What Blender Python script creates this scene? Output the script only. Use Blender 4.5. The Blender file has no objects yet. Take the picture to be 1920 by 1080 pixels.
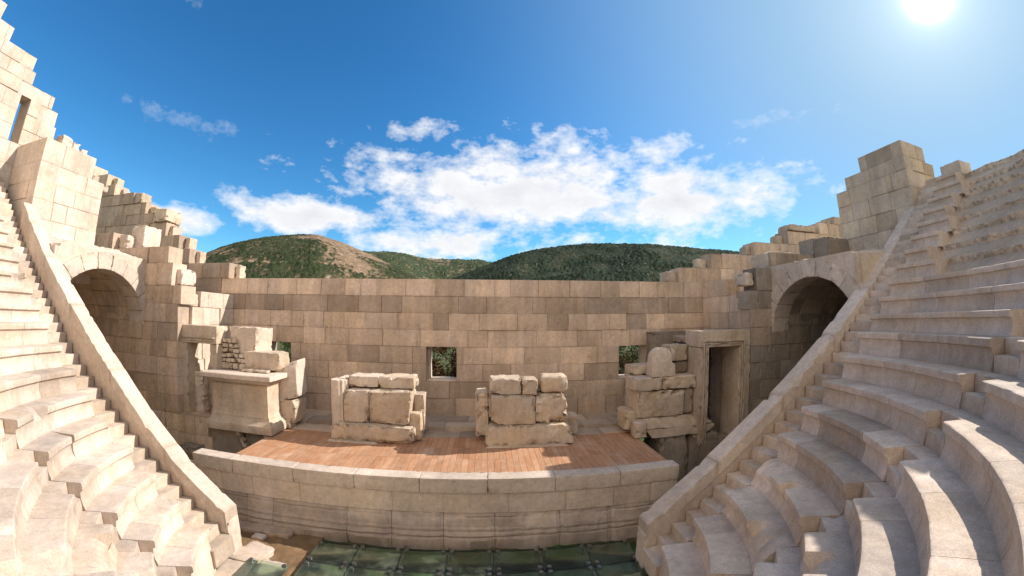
import bpy, math, random
import numpy as np
from mathutils import Matrix, Vector
S = bpy.context.scene
COL = S.collection
R = math.radians
SUN = Vector((0.7900, 0.2520, 0.5700)).normalized()
CX, CY = -0.84, 4.5            # centre of the seating curve
FLOOR = 0.15

# ------------------------------------------------------------------ noise
def _h(ix, iy, iz, s):
    h = (ix.astype(np.int64) * 374761393 + iy.astype(np.int64) * 668265263 + iz.astype(np.int64) * 2147483647 + s * 974634533) & 0x7fffffff
    h = ((h ^ (h >> 13)) * 1274126177) & 0x7fffffff
    h = ((h ^ (h >> 16)) * 668265263) & 0x7fffffff
    return ((h ^ (h >> 15)) & 0xffffff) / float(0xffffff)
def vn(p, s=0):
    p = np.asarray(p, float); i = np.floor(p).astype(np.int64); f = p - i; f = f * f * (3 - 2 * f)
    o = 0
    for a in (0, 1):
        for b in (0, 1):
            for c in (0, 1):
                w = (f[:, 0] if a else 1 - f[:, 0]) * (f[:, 1] if b else 1 - f[:, 1]) * (f[:, 2] if c else 1 - f[:, 2])
                o = o + w * _h(i[:, 0] + a, i[:, 1] + b, i[:, 2] + c, s)
    return o
def fbm(p, s=0, n=4, g=.5):
    p = np.asarray(p, float); o = 0; a = 1; t = 0
    for k in range(n):
        o = o + a * vn(p * 2 ** k + 17.3 * k, s + k); t += a; a *= g
    return o / t
def cells(p2, s=0):
    """distance to the nearest and second jittered cell centre, and that cell's random value"""
    p2 = np.asarray(p2, float); i = np.floor(p2).astype(np.int64); z = np.zeros(len(p2), np.int64)
    d1 = np.full(len(p2), 9.); d2 = np.full(len(p2), 9.); v = np.zeros(len(p2))
    for a in (-1, 0, 1):
        for b in (-1, 0, 1):
            cx = i[:, 0] + a; cy = i[:, 1] + b
            px = cx + .15 + .7 * _h(cx, cy, z, s); py = cy + .15 + .7 * _h(cx, cy, z + 1, s)
            d = np.hypot(px - p2[:, 0], py - p2[:, 1]); r = _h(cx, cy, z + 2, s)
            n = d < d1
            d2 = np.where(n, d1, np.minimum(d2, d)); v = np.where(n, r, v); d1 = np.where(n, d, d1)
    return d1, d2, v
def sm(a, b, x):
    t = np.clip((x - a) / (b - a), 0, 1); return t * t * (3 - 2 * t)

# ------------------------------------------------------------------ objects
def mk(name, V, F, mat, parent=None, tone=None, smooth=True):
    me = bpy.data.meshes.new(name)
    V = np.asarray(V, float)
    me.from_pydata(V.tolist(), [], F if isinstance(F, list) else F.tolist())
    if tone is not None:
        t = np.ones((len(V), 4)); t[:, :3] = tone
        at = me.attributes.new('tone', 'FLOAT_COLOR', 'POINT'); at.data.foreach_set('color', t.ravel())
    me.materials.append(mat)
    me.polygons.foreach_set('use_smooth', [smooth] * len(me.polygons))
    if smooth: me.set_sharp_from_angle(angle=R(26))
    me.update()
    o = bpy.data.objects.new(name, me); COL.objects.link(o)
    if parent is not None:
        o.parent = parent; o.matrix_parent_inverse = Matrix.Identity(4)
        off = Vector(); p = parent
        while p is not None: off += p.location; p = p.parent
        me.transform(Matrix.Translation(-off))
    return o
def tag(o, label, cat, group=None):
    o['label'] = label; o['category'] = cat
    if group: o['group'] = group
    return o
def thing(name, label, cat, loc=(0, 0, 0), group=None):
    o = bpy.data.objects.new(name, None); o.location = loc; o.empty_display_size = .2; COL.objects.link(o)
    return tag(o, label, cat, group)
def kind(o, k='structure'):
    o['kind'] = k; return o

def tonev(rng, base=.5, sp=.5, hue=.5):
    return (min(1, max(0, base + sp * (rng.random() - .5) * 2)), rng.random() * hue * 2 if hue < .5 else rng.random(), 0)

# ------------------------------------------------------------------ stone shapes
def block(name, c, mat, parent=None, r=.02, amp=.008, chip=.03, seg=.07, seed=1, tone=None, freq=6., thr=.55, cuts=None, warp=None):
    """A worked stone. c = (x0,x1,y0,y1,z0,z1) or eight corners (x fastest, then y, then z)."""
    if len(c) == 6:
        x0, x1, y0, y1, z0, z1 = c
        H = np.array([[x, y, z] for z in (z0, z1) for y in (y0, y1) for x in (x0, x1)], float)
    else: H = np.array(c, float)
    dims = np.array([np.linalg.norm(H[1] - H[0] + H[7] - H[6]) / 2, np.linalg.norm(H[2] - H[0] + H[7] - H[5]) / 2, np.linalg.norm(H[4] - H[0] + H[7] - H[3]) / 2])
    if cuts is None: cuts = 9 if chip >= .08 else 4 if chip >= .05 else 0
    if chip >= .05: r, amp, chip = r * .55, amp * .55, chip * .6
    r = min(r, dims.min() * .4); ax = []
    for d in dims:
        n = max(1, int(round((d - 2 * r) / seg)))
        ax.append(np.concatenate([[0, r * .4], np.linspace(r, d - r, n + 1), [d - r * .4, d]]))
    nn = [len(a) for a in ax]; idx = {}; P = []; F = []
    def vid(i, j, k):
        q = (i, j, k)
        if q not in idx: idx[q] = len(P); P.append((ax[0][i], ax[1][j], ax[2][k]))
        return idx[q]
    X, Y, Z = nn[0] - 1, nn[1] - 1, nn[2] - 1
    for k, rev in ((0, 1), (Z, 0)):
        for i in range(X):
            for j in range(Y):
                f = [vid(i, j, k), vid(i + 1, j, k), vid(i + 1, j + 1, k), vid(i, j + 1, k)]; F.append(f[::-1] if rev else f)
    for j, rev in ((0, 0), (Y, 1)):
        for i in range(X):
            for k in range(Z):
                f = [vid(i, j, k), vid(i + 1, j, k), vid(i + 1, j, k + 1), vid(i, j, k + 1)]; F.append(f[::-1] if rev else f)
    for i, rev in ((0, 1), (X, 0)):
        for j in range(Y):
            for k in range(Z):
                f = [vid(i, j, k), vid(i, j + 1, k), vid(i, j + 1, k + 1), vid(i, j, k + 1)]; F.append(f[::-1] if rev else f)
    P = np.array(P); cl = np.clip(P, r, dims - r); v = P - cl; L = np.linalg.norm(v, axis=1); n = v / np.maximum(L, 1e-9)[:, None]
    Q = cl + n * r
    ed = np.sort(np.minimum(P, dims - P), axis=1)[:, 1]      # distance to the nearest edge
    s = Q / dims; W = 0
    for k in (0, 1):
        for j in (0, 1):
            for i in (0, 1):
                w = (s[:, 0] if i else 1 - s[:, 0]) * (s[:, 1] if j else 1 - s[:, 1]) * (s[:, 2] if k else 1 - s[:, 2])
                W = W + w[:, None] * H[i + 2 * j + 4 * k]
    ux = (H[1] - H[0]) / dims[0]; uy = (H[2] - H[0]) / dims[1]; uz = (H[4] - H[0]) / dims[2]
    nw = n[:, :1] * ux + n[:, 1:2] * uy + n[:, 2:] * uz
    if cuts:
        cr = np.random.RandomState(seed); c0 = H.mean(0); ext = np.abs(H - c0).mean(0)
        for q in range(cuts):
            d = cr.choice([-1, 1], 3) * (.25 + cr.rand(3)) ; d[cr.randint(3)] *= .25; d = d / np.maximum(ext, .05); d /= np.linalg.norm(d)
            su = (np.abs(d) * ext).sum(); lim = su * (1 - cr.uniform(.03, .17)); W = W - np.maximum(0, W @ d - c0 @ d - lim)[:, None] * d
    n1 = fbm(W * freq, seed, 5, .55); n2 = fbm(W * freq * .8 + 31, seed + 8, 4, .55); e = (n1 - .5) * 1.5 + (.35 - np.abs(n2 - .5) * 5) * (.6 if chip >= .03 else .2)
    if chip >= .03: e = e + (np.round(n2 * 7) / 7 - .5) * 2.2 * sm(.45, .55, fbm(W * 2.2 + 4, seed + 11, 2))
    ch = np.maximum(0, fbm(W * freq * 1.7 + 9, seed + 5, 3) - thr) / (1 - thr) * np.exp(-(ed / .09) ** 2)
    W = W + nw * (e * amp - ch * chip * 2.2)[:, None]
    if warp is not None: W = warp(W)
    t = np.zeros((len(W), 3)); tt = tone if tone is not None else tonev(random.Random(seed)); t[:] = tt
    t[:, 2] += np.clip(ch * 1.2, 0, .6)
    return mk(name, W, F, mat, parent, t)

def grid_faces(nu, nv):
    i = np.arange(nu - 1)[:, None] * nv + np.arange(nv - 1)[None]
    return np.stack([i, i + nv, i + nv + 1, i + 1], -1).reshape(-1, 4)

def ashlar(name, u0, u1, zs, mapf, mat, parent=None, thick=.4, res=.08, g=.0035, gd=.008, off=.006, rough=.005, opens=(), limits=None,
           seed=1, bw=(.5, 1.2), tonef=None, joints=None, back=True, freq=5., jt=.38, rnd=.012, notch=0):
    """A wall face of squared blocks: one sheet whose blocks stand a little in or out, with sunk joints; closed by a back."""
    rng = random.Random(seed); nc = len(zs) - 1; JS = []
    for c in range(nc):
        if joints and joints[c]: JS.append(sorted(set([u0, u1] + list(joints[c])))); continue
        a = [u0]; x = u0 + rng.uniform(.25, bw[1] * .8)
        while x < u1 - .2: a.append(x); x += rng.uniform(*bw)
        JS.append(a + [u1])
    us = {u0, u1}
    for J in JS:
        for x in J[1:-1]: us |= {round(x - g * 2.6, 4), round(x - g, 4), round(x + g, 4), round(x + g * 2.6, 4)}
    for o in opens: us |= {o[0], o[1]}
    lim = limits or {}
    for l in lim.values(): us |= {x for x in l if u0 < x < u1}
    us = sorted(us); full = []
    for a, b in zip(us[:-1], us[1:]):
        n = max(1, int(math.ceil((b - a) / res))); full += [a + (b - a) * k / n for k in range(n)]
    full.append(us[-1]); U = np.array(full)
    vs = {zs[0], zs[-1]}
    for z in zs[1:-1]: vs |= {z - g * 2.6, z - g, z + g, z + g * 2.6}
    for o in opens: vs |= {o[2], o[3]}
    vs = sorted(vs); full = []
    for a, b in zip(vs[:-1], vs[1:]):
        n = max(1, int(math.ceil((b - a) / res))); full += [a + (b - a) * k / n for k in range(n)]
    full.append(vs[-1]); Vv = np.array(full)
    nu, nv = len(U), len(Vv)
    uu = np.repeat(U, nv); vv = np.tile(Vv, nu)
    ci = np.clip(np.searchsorted(np.array(zs), Vv, 'right') - 1, 0, nc - 1)
    D = np.zeros((nu, nv)); T = np.zeros((nu, nv, 3)); ZS = np.array(zs)
    for c in range(nc):
        J = np.array(JS[c]); bi = np.clip(np.searchsorted(J, U, 'right') - 1, 0, len(J) - 2)
        bo = np.array([rng.uniform(-off, off) for _ in J]); bt = [tonef(rng, c, (J[k] + J[min(k + 1, len(J) - 1)]) / 2) if tonef else tonev(rng) for k in range(len(J))]
        btl = np.array([rng.uniform(-off, off) for _ in J]); btv = np.array([rng.uniform(-off, off) for _ in J])
        w = np.diff(J)[bi]; uc = (U - J[bi]) / w - .5; du = np.minimum(np.abs(U - J[bi]), np.abs(J[bi + 1] - U)); du = np.where((U - u0 < .02) | (u1 - U < .02), 1, du)
        rows = np.where(ci == c)[0]
        for k in rows:
            dz = min(abs(Vv[k] - ZS[c]) if c > 0 else 1, abs(ZS[c + 1] - Vv[k]) if c < nc - 1 else 1)
            # worn joints wander in width
            m = np.minimum(du, dz)
            D[:, k] = bo[bi] + btl[bi] * uc + btv[bi] * ((Vv[k] - ZS[c]) / (ZS[c + 1] - ZS[c]) - .5)
            jg = m < g * 1.4
            D[:, k] = np.where(jg, -gd, D[:, k] - rnd * np.exp(-(m / .022) ** 2) * .3)
            T[:, k, :] = np.array(bt)[bi]; T[:, k, 2] = np.where(jg, 1, np.maximum(T[:, k, 2], .12 * np.exp(-(m / .02) ** 2)))
    d = D.ravel()
    P0 = mapf(uu, vv, 0 * uu)
    d = d + (fbm(P0 * freq, seed, 4) - .5) * 2 * rough
    pit = np.maximum(0, fbm(P0 * freq * 2.2 + 5, seed + 3, 3) - .66); d = d - pit * rough * 12
    t = T.reshape(-1, 3); t[:, 2] = np.clip(t[:, 2] * jt * 1.6 + pit * 1.5, 0, 1)
    P = mapf(uu, vv, d); F = grid_faces(nu, nv)
    uc = (U[:-1] + U[1:]) / 2; vc = (Vv[:-1] + Vv[1:]) / 2
    keep = np.ones((nu - 1, nv - 1), bool)
    for o in opens: keep &= ~((uc > o[0])[:, None] & (uc < o[1])[:, None] & (vc > o[2])[None] & (vc < o[3])[None])
    cc = np.clip(np.searchsorted(ZS, vc, 'right') - 1, 0, nc - 1)
    for c, (a, b) in lim.items():
        keep &= ~((cc == c)[None] & ((uc < a) | (uc > b))[:, None])
    F = F[keep.ravel()]
    if back:
        from collections import Counter
        e = np.concatenate([F[:, [0, 1]], F[:, [1, 2]], F[:, [2, 3]], F[:, [3, 0]]]); es = np.sort(e, 1)
        key = es[:, 0] * (len(P) + 1) + es[:, 1]; un, inv, cnt = np.unique(key, return_inverse=True, return_counts=True)
        bd = e[cnt[inv] == 1]
        N = len(P); Pb = mapf(uu, vv, 0 * uu - thick)
        nseg = max(1, int(round(thick / .2)))
        bv = np.unique(bd); F = [F]; layer = {0: None}
        Pl = [P]; prev = np.arange(N); tl = [t]; base = N
        for k in range(1, nseg):
            Pm = mapf(uu[bv], vv[bv], -thick * k / nseg + (vn(P0[bv] * 7 + k, seed) - .5) * rough * 2)
            cur = np.full(N, -1); cur[bv] = base + np.arange(len(bv)); Pl.append(Pm); tl.append(t[bv] * [1, 1, .3]); base += len(bv)
            F.append(np.stack([prev[bd[:, 1]], prev[bd[:, 0]], cur[bd[:, 0]], cur[bd[:, 1]]], 1)); prev = cur
        bm = np.arange(N) + base
        F.append(np.stack([prev[bd[:, 1]], prev[bd[:, 0]], bm[bd[:, 0]], bm[bd[:, 1]]], 1)); F.append(F[0][:, ::-1] + base)
        Pl.append(Pb); tl.append(t); P = np.concatenate(Pl); t = np.concatenate(tl); F = np.concatenate(F)
    used = np.unique(F); rm = np.zeros(len(P), int); rm[used] = np.arange(len(used))
    return mk(name, P[used], rm[F], mat, parent, t[used])

def plane_map(o, du, dn, dv=(0, 0, 1)):
    o, du, dn, dv = (np.array(x, float) for x in (o, du, dn, dv))
    return lambda u, v, d: o + u[:, None] * du + v[:, None] * dv + d[:, None] * dn

def loft(name, levels, mat, parent=None, amp=.006, seed=1, seg=.1, tone=None, freq=5., chip=0, r=.0):
    """Stacked rectangular rings: levels = [(z, x0, x1, y0, y1), ...]; closed top and bottom."""
    L = []
    for a, b in zip(levels[:-1], levels[1:]):
        n = max(1, int(abs(b[0] - a[0]) / seg)); L += [tuple(a[i] + (b[i] - a[i]) * k / n for i in range(5)) for k in range(n)]
    L.append(levels[-1])
    x0, x1, y0, y1 = levels[len(levels) // 2][1:]
    nx = max(2, int((x1 - x0) / seg)); ny = max(2, int((y1 - y0) / seg))
    def line(n): return np.concatenate([[0, .012], np.linspace(.04, .96, n), [.988]])
    ring = [(t, 0) for t in line(nx)] + [(1, t) for t in line(ny)] + [(1 - t, 1) for t in line(nx)] + [(0, 1 - t) for t in line(ny)]
    rg = np.array(ring); m = len(rg); V = []
    ins = [(.0, .0)]
    for l in L: V.append(np.stack([l[1] + (l[2] - l[1]) * rg[:, 0], l[3] + (l[4] - l[3]) * rg[:, 1], np.full(m, l[0])], 1))
    V = np.concatenate(V); F = []
    for k in range(len(L) - 1):
        for i in range(m): F.append([k * m + i, k * m + (i + 1) % m, (k + 1) * m + (i + 1) % m, (k + 1) * m + i])
    # inset rings close the top so that it can be rough too
    top = V[-m:]; c = top.mean(0); base = len(V) - m
    for q in (.85, .6, .3):
        V = np.concatenate([V, c + (top - c) * q]); nb = len(V) - m
        for i in range(m): F.append([base + i, base + (i + 1) % m, nb + (i + 1) % m, nb + i])
        base = nb
    F.append([base + i for i in range(m)]); F.append(list(range(m))[::-1])
    c = V.mean(0); n = V - c; n[:, 2] *= .3; n /= np.linalg.norm(n, axis=1)[:, None] + 1e-9
    e = (fbm(V * freq, seed, 4) - .5) * 2 * amp
    if chip: e = e - chip * np.maximum(0, fbm(V * freq * .6 + 3, seed + 2, 3) - .55) * 4
    V = V + n * e[:, None]
    t = np.zeros((len(V), 3)); t[:] = tone or tonev(random.Random(seed)); t[:, 2] += np.clip(-e * 12, 0, .5)
    return mk(name, V, F, mat, parent, t)

# ------------------------------------------------------------------ materials
def nt(m): m.use_nodes = True; n = m.node_tree; n.nodes.clear(); return n
def N(t, ty, **kw):
    n = t.nodes.new(ty)
    for k, v in kw.items():
        if k in n.inputs.keys(): n.inputs[k].default_value = v
        else: setattr(n, k, v)
    return n
def mixc(t, fac, a, b, mode='MIX'):
    n = N(t, 'ShaderNodeMix', data_type='RGBA', blend_type=mode)
    for s, v in ((n.inputs[0], fac), (n.inputs[6], a), (n.inputs[7], b)):
        if isinstance(v, bpy.types.NodeSocket): t.links.new(v, s)
        else: s.default_value = v if not isinstance(v, tuple) else (v + (1,))[:4]
    return n.outputs[2]
def mth(t, op, a, b=None, c=None, clamp=False):
    n = N(t, 'ShaderNodeMath', operation=op, use_clamp=clamp)
    for s, v in zip(n.inputs, (a, b, c)):
        if v is None: continue
        if isinstance(v, bpy.types.NodeSocket): t.links.new(v, s)
        else: s.default_value = v
    return n.outputs[0]
def mrange(t, v, a, b, c, d):
    n = N(t, 'ShaderNodeMapRange'); n.clamp = True; t.links.new(v, n.inputs[0])
    for s, x in zip(n.inputs[1:5], (a, b, c, d)): s.default_value = x
    return n.outputs[0]
def noise(t, vec, scale, detail=4, rough=.55):
    n = N(t, 'ShaderNodeTexNoise'); n.inputs['Scale'].default_value = scale; n.inputs['Detail'].default_value = detail; n.inputs['Roughness'].default_value = rough
    t.links.new(vec, n.inputs['Vector']); return n.outputs[0]
def scaled(t, vec, s):
    n = N(t, 'ShaderNodeMapping'); n.inputs['Scale'].default_value = s; t.links.new(vec, n.inputs['Vector']); return n.outputs[0]
def finish(t, col, rough=.9, bump=None, strength=.3, dist=.01, spec=.25):
    b = N(t, 'ShaderNodeBsdfPrincipled'); o = N(t, 'ShaderNodeOutputMaterial')
    if isinstance(col, bpy.types.NodeSocket): t.links.new(col, b.inputs['Base Color'])
    else: b.inputs['Base Color'].default_value = col + (1,)
    if isinstance(rough, bpy.types.NodeSocket): t.links.new(rough, b.inputs['Roughness'])
    else: b.inputs['Roughness'].default_value = rough
    b.inputs['Specular IOR Level'].default_value = spec
    if bump is not None:
        n = N(t, 'ShaderNodeBump'); n.inputs['Strength'].default_value = strength; n.inputs['Distance'].default_value = dist
        t.links.new(bump, n.inputs['Height']); t.links.new(n.outputs[0], b.inputs['Normal'])
    t.links.new(b.outputs[0], o.inputs[0]); return b
def stone(name, base, alt, gold, dark, br=(.72, 1.15), streak=.35, goldk=.8, spots=.45, bump=.45, joint=(.10, .065, .035), bd=.012):
    m = bpy.data.materials.new(name); t = nt(m)
    pos = N(t, 'ShaderNodeNewGeometry').outputs['Position']
    at = N(t, 'ShaderNodeAttribute'); at.attribute_name = 'tone'; sp = N(t, 'ShaderNodeSeparateColor'); t.links.new(at.outputs['Color'], sp.inputs[0])
    c = mixc(t, sp.outputs[1], base, alt)
    nb = noise(t, pos, 1.7, 5, .6); c = mixc(t, mrange(t, nb, .46, .72, 0, goldk), c, gold)
    n2 = noise(t, scaled(t, pos, (4.2, 4.2, .55)), 1.0, 5, .65); c = mixc(t, streak, c, mixc(t, 1.0, c, N_ramp(t, n2, .3, .68, .35, 1.25), 'MULTIPLY'))
    n3 = noise(t, pos, 11, 6, .65); c = mixc(t, 1.0, c, N_ramp(t, n3, .3, .7, .84, 1.11), 'MULTIPLY')
    n4 = noise(t, pos, 70, 4, .6); c = mixc(t, 1.0, c, N_ramp(t, n4, .3, .7, .80, 1.14), 'MULTIPLY')
    n5 = noise(t, pos, 5.5, 8, .72); c = mixc(t, mrange(t, n5, .58, .70, 0, spots), c, dark)
    n7 = noise(t, pos, .9, 4, .6); c = mixc(t, 1.0, c, N_ramp(t, n7, .35, .65, .80, 1.06), 'MULTIPLY')
    c = mixc(t, 1.0, c, N_ramp(t, sp.outputs[0], 0, 1, br[0], br[1]), 'MULTIPLY')
    c = mixc(t, mth(t, 'MULTIPLY', sp.outputs[2], .75), c, joint)
    h = mth(t, 'ADD', mth(t, 'MULTIPLY', noise(t, pos, 22, 8, .68), .7), mth(t, 'MULTIPLY', noise(t, pos, 130, 4, .6), .22))
    vo = N(t, 'ShaderNodeTexVoronoi'); vo.inputs['Scale'].default_value = 38; t.links.new(pos, vo.inputs['Vector'])
    pit = mrange(t, vo.outputs['Distance'], .05, .28, -.35, 0)
    h = mth(t, 'ADD', h, mth(t, 'MULTIPLY', pit, mrange(t, nb, .4, .65, 0, 1)))
    finish(t, c, .9, h, bump, bd)
    return m
def N_ramp(t, v, a, b, lo, hi):
    x = mrange(t, v, a, b, lo, hi); cb = N(t, 'ShaderNodeCombineColor')
    for s in cb.inputs: t.links.new(x, s)
    return cb.outputs[0]
def simple(name, col, rough=.6, metal=0):
    m = bpy.data.materials.new(name); t = nt(m); b = finish(t, col, rough); b.inputs['Metallic'].default_value = metal; return m

J1 = (.15, .10, .06); J2 = (.27, .19, .125)
M_wall = stone('patinated_wall_stone', (.76, .575, .425), (.67, .525, .42), (.74, .545, .355), (.35, .26, .18), br=(.52, 1.08), streak=.36, goldk=.6, spots=.6, joint=J1, bump=.5)
M_pale = stone('pale_limestone', (.685, .575, .485), (.675, .545, .435), (.62, .46, .31), (.36, .29, .22), br=(.78, 1.08), streak=.2, goldk=.55, spots=.25, joint=J2)
M_seat = stone('seat_limestone', (.685, .575, .485), (.67, .545, .435), (.60, .44, .29), (.33, .26, .195), br=(.62, 1.10), streak=.25, goldk=.6, spots=.35, joint=J2)
M_new = stone('fresh_cut_limestone', (.68, .58, .49), (.67, .55, .44), (.63, .49, .36), (.45, .38, .31), br=(.86, 1.06), streak=.15, goldk=.35, spots=.2, bump=.3, joint=J2)
M_base = stone('weathered_block_stone', (.65, .525, .40), (.62, .51, .41), (.62, .45, .27), (.31, .25, .195), br=(.75, 1.1), streak=.25, goldk=.65, spots=.45, bump=.8, bd=.025, joint=J1)
M_rubble = stone('rubble_mortar', (.72, .58, .44), (.54, .45, .37), (.66, .50, .33), (.32, .26, .2), br=(.55, 1.08), streak=.1, goldk=.5, spots=.3, bump=.9, bd=.025, joint=J1)
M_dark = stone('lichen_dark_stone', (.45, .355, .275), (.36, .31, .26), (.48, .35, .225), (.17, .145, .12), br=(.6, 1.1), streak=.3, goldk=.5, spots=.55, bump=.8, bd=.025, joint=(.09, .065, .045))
M_mould = stone('worn_grey_moulding', (.66, .54, .44), (.58, .475, .40), (.66, .51, .36), (.36, .29, .23), br=(.7, 1.1), streak=.3, goldk=.5, spots=.5, bump=.8, bd=.02, joint=J1)
M_earth = stone('brown_earth', (.27, .165, .085), (.23, .145, .08), (.33, .21, .10), (.13, .085, .045), spots=.5, bump=.9, bd=.02)
M_pave = stone('stage_paving', (.58, .46, .36), (.52, .43, .35), (.58, .42, .27), (.33, .26, .2), br=(.65, 1.1), streak=.1)

def wood():
    m = bpy.data.materials.new('weathered_red_planks'); t = nt(m)
    pos = N(t, 'ShaderNodeNewGeometry').outputs['Position']
    at = N(t, 'ShaderNodeAttribute'); at.attribute_name = 'tone'; sp = N(t, 'ShaderNodeSeparateColor'); t.links.new(at.outputs['Color'], sp.inputs[0])
    c = mixc(t, sp.outputs[1], (.42, .215, .115), (.47, .27, .16))
    g = noise(t, scaled(t, pos, (60, 3, 10)), 1, 5, .7); c = mixc(t, 1.0, c, N_ramp(t, g, .3, .7, .7, 1.25), 'MULTIPLY')
    w = noise(t, pos, 2.2, 5, .65); c = mixc(t, mrange(t, w, .5, .75, 0, .5), c, (.60, .45, .34))
    c = mixc(t, 1.0, c, N_ramp(t, sp.outputs[0], 0, 1, .6, 1.2), 'MULTIPLY')
    c = mixc(t, mth(t, 'MULTIPLY', sp.outputs[2], .9), c, (.05, .025, .015))
    finish(t, c, .7, g, .25, .004); return m
M_wood = wood()
M_steel = simple('brushed_steel', (.35, .36, .35), .35, 1)
M_rail = simple('black_rubber_seam', (.015, .017, .016), .6)

def glass():
    m = bpy.data.materials.new('green_floor_glass'); t = nt(m)
    pos = N(t, 'ShaderNodeNewGeometry').outputs['Position']
    tr = N(t, 'ShaderNodeBsdfTransparent'); tr.inputs[0].default_value = (.90, .96, .87, 1)
    gl = N(t, 'ShaderNodeBsdfGlossy'); gl.inputs['Roughness'].default_value = .15
    df = N(t, 'ShaderNodeBsdfDiffuse'); df.inputs[0].default_value = (.36, .42, .29, 1)
    fr = N(t, 'ShaderNodeFresnel'); fr.inputs[0].default_value = 1.22
    m1 = N(t, 'ShaderNodeMixShader'); t.links.new(mrange(t, noise(t, pos, 3.1, 6, .65), .45, .75, .04, .26), m1.inputs[0]); t.links.new(tr.outputs[0], m1.inputs[1]); t.links.new(df.outputs[0], m1.inputs[2])
    m2 = N(t, 'ShaderNodeMixShader'); t.links.new(fr.outputs[0], m2.inputs[0]); t.links.new(m1.outputs[0], m2.inputs[1]); t.links.new(gl.outputs[0], m2.inputs[2])
    o = N(t, 'ShaderNodeOutputMaterial'); t.links.new(m2.outputs[0], o.inputs[0]); return m
M_glass = glass()
def greenfloor():
    m = bpy.data.materials.new('green_stained_floor'); t = nt(m); pos = N(t, 'ShaderNodeNewGeometry').outputs['Position']
    n = noise(t, pos, 1.1, 5, .6); c = mixc(t, mrange(t, n, .42, .58, 0, 1), (.60, .66, .44), (.40, .41, .22))
    n2 = noise(t, pos, 9, 6, .7); c = mixc(t, 1.0, c, N_ramp(t, n2, .3, .7, .75, 1.15), 'MULTIPLY')
    finish(t, c, .8, n2, .3, .01); return m
M_green = greenfloor()
def hillmat(name, bush, bush2, soil, rockf=.0, soilf=.0, azc=None):
    m = bpy.data.materials.new(name); t = nt(m); pos = N(t, 'ShaderNodeNewGeometry').outputs['Position']
    at = N(t, 'ShaderNodeAttribute'); at.attribute_name = 'tone'; sp = N(t, 'ShaderNodeSeparateColor'); t.links.new(at.outputs['Color'], sp.inputs[0])
    n = noise(t, pos, .12, 6, .65); c = mixc(t, mrange(t, n, .35, .65, 0, 1), bush, bush2)
    n6 = noise(t, pos, .6, 5, .7); c = mixc(t, 1.0, c, N_ramp(t, n6, .3, .7, .55, 1.4), 'MULTIPLY')
    s = mixc(t, mrange(t, noise(t, pos, .5, 5, .7), .56, .64, 0, 1), soil, (.42, .37, .31))
    c = mixc(t, sp.outputs[1], c, s)
    c = mixc(t, 1.0, c, N_ramp(t, sp.outputs[0], 0, 1, .6, 1.25), 'MULTIPLY')
    finish(t, c, .95, noise(t, pos, 1.2, 6, .7), .6, .6, .05); return m
M_hillL = hillmat('scrub_hill_near', (.029, .042, .020), (.046, .056, .025), (.22, .15, .095))
M_hillM = hillmat('scrub_hill_middle', (.047, .066, .035), (.066, .082, .043), (.26, .19, .12))
M_hillR = hillmat('scrub_hill_dark', (.021, .036, .022), (.034, .047, .027), (.13, .12, .075))
def leafmat(name, a, b):
    m = bpy.data.materials.new(name); t = nt(m); pos = N(t, 'ShaderNodeNewGeometry').outputs['Position']
    c = mixc(t, mrange(t, noise(t, pos, 3, 4, .7), .35, .65, 0, 1), a, b); finish(t, c, .8, None, spec=.1); return m
M_leafg = leafmat('green_leaves', (.045, .075, .022), (.085, .085, .03)); M_leafb = leafmat('dry_brush', (.15, .085, .040), (.075, .048, .022)); M_twig = simple('twig_bark', (.10, .075, .05), .9)

def groundmat():
    m = bpy.data.materials.new('dry_grass_ground'); t = nt(m); pos = N(t, 'ShaderNodeNewGeometry').outputs['Position']
    n = noise(t, pos, 1.3, 8, .75); c = mixc(t, mrange(t, n, .48, .58, 0, 1), (.055, .10, .025), (.13, .085, .045))
    n2 = noise(t, pos, 6, 6, .7); c = mixc(t, 1.0, c, N_ramp(t, n2, .3, .7, .5, 1.4), 'MULTIPLY'); finish(t, c, .95, n2, .6, .08); return m
M_ground = groundmat()

# ------------------------------------------------------------------ setting: ground and hills
def ground():
    n = 40; r = [0] + [1.5 * 1.32 ** k for k in range(27)] + [4000]; V = [(0, 5, 0)]; F = []
    a = np.linspace(0, 2 * math.pi, n, endpoint=False)
    for q in r[1:]: V += [(q * math.cos(x), 5 + q * math.sin(x), 0) for x in a]
    V = np.array(V); V[:, 2] += (fbm(V * [.15, .15, 1], 3) - .5) * .5 * sm(14, 40, np.hypot(V[:, 0], V[:, 1] - 5))
    V[:, 2] = np.minimum(V[:, 2], .9)
    for i in range(n): F.append([0, 1 + i, 1 + (i + 1) % n])
    for k in range(len(r) - 2):
        b = 1 + k * n
        for i in range(n): F.append([b + i, b + n + i, b + n + (i + 1) % n, b + (i + 1) % n])
    kind(mk('ground', V, F, M_ground))
ground()

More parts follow.
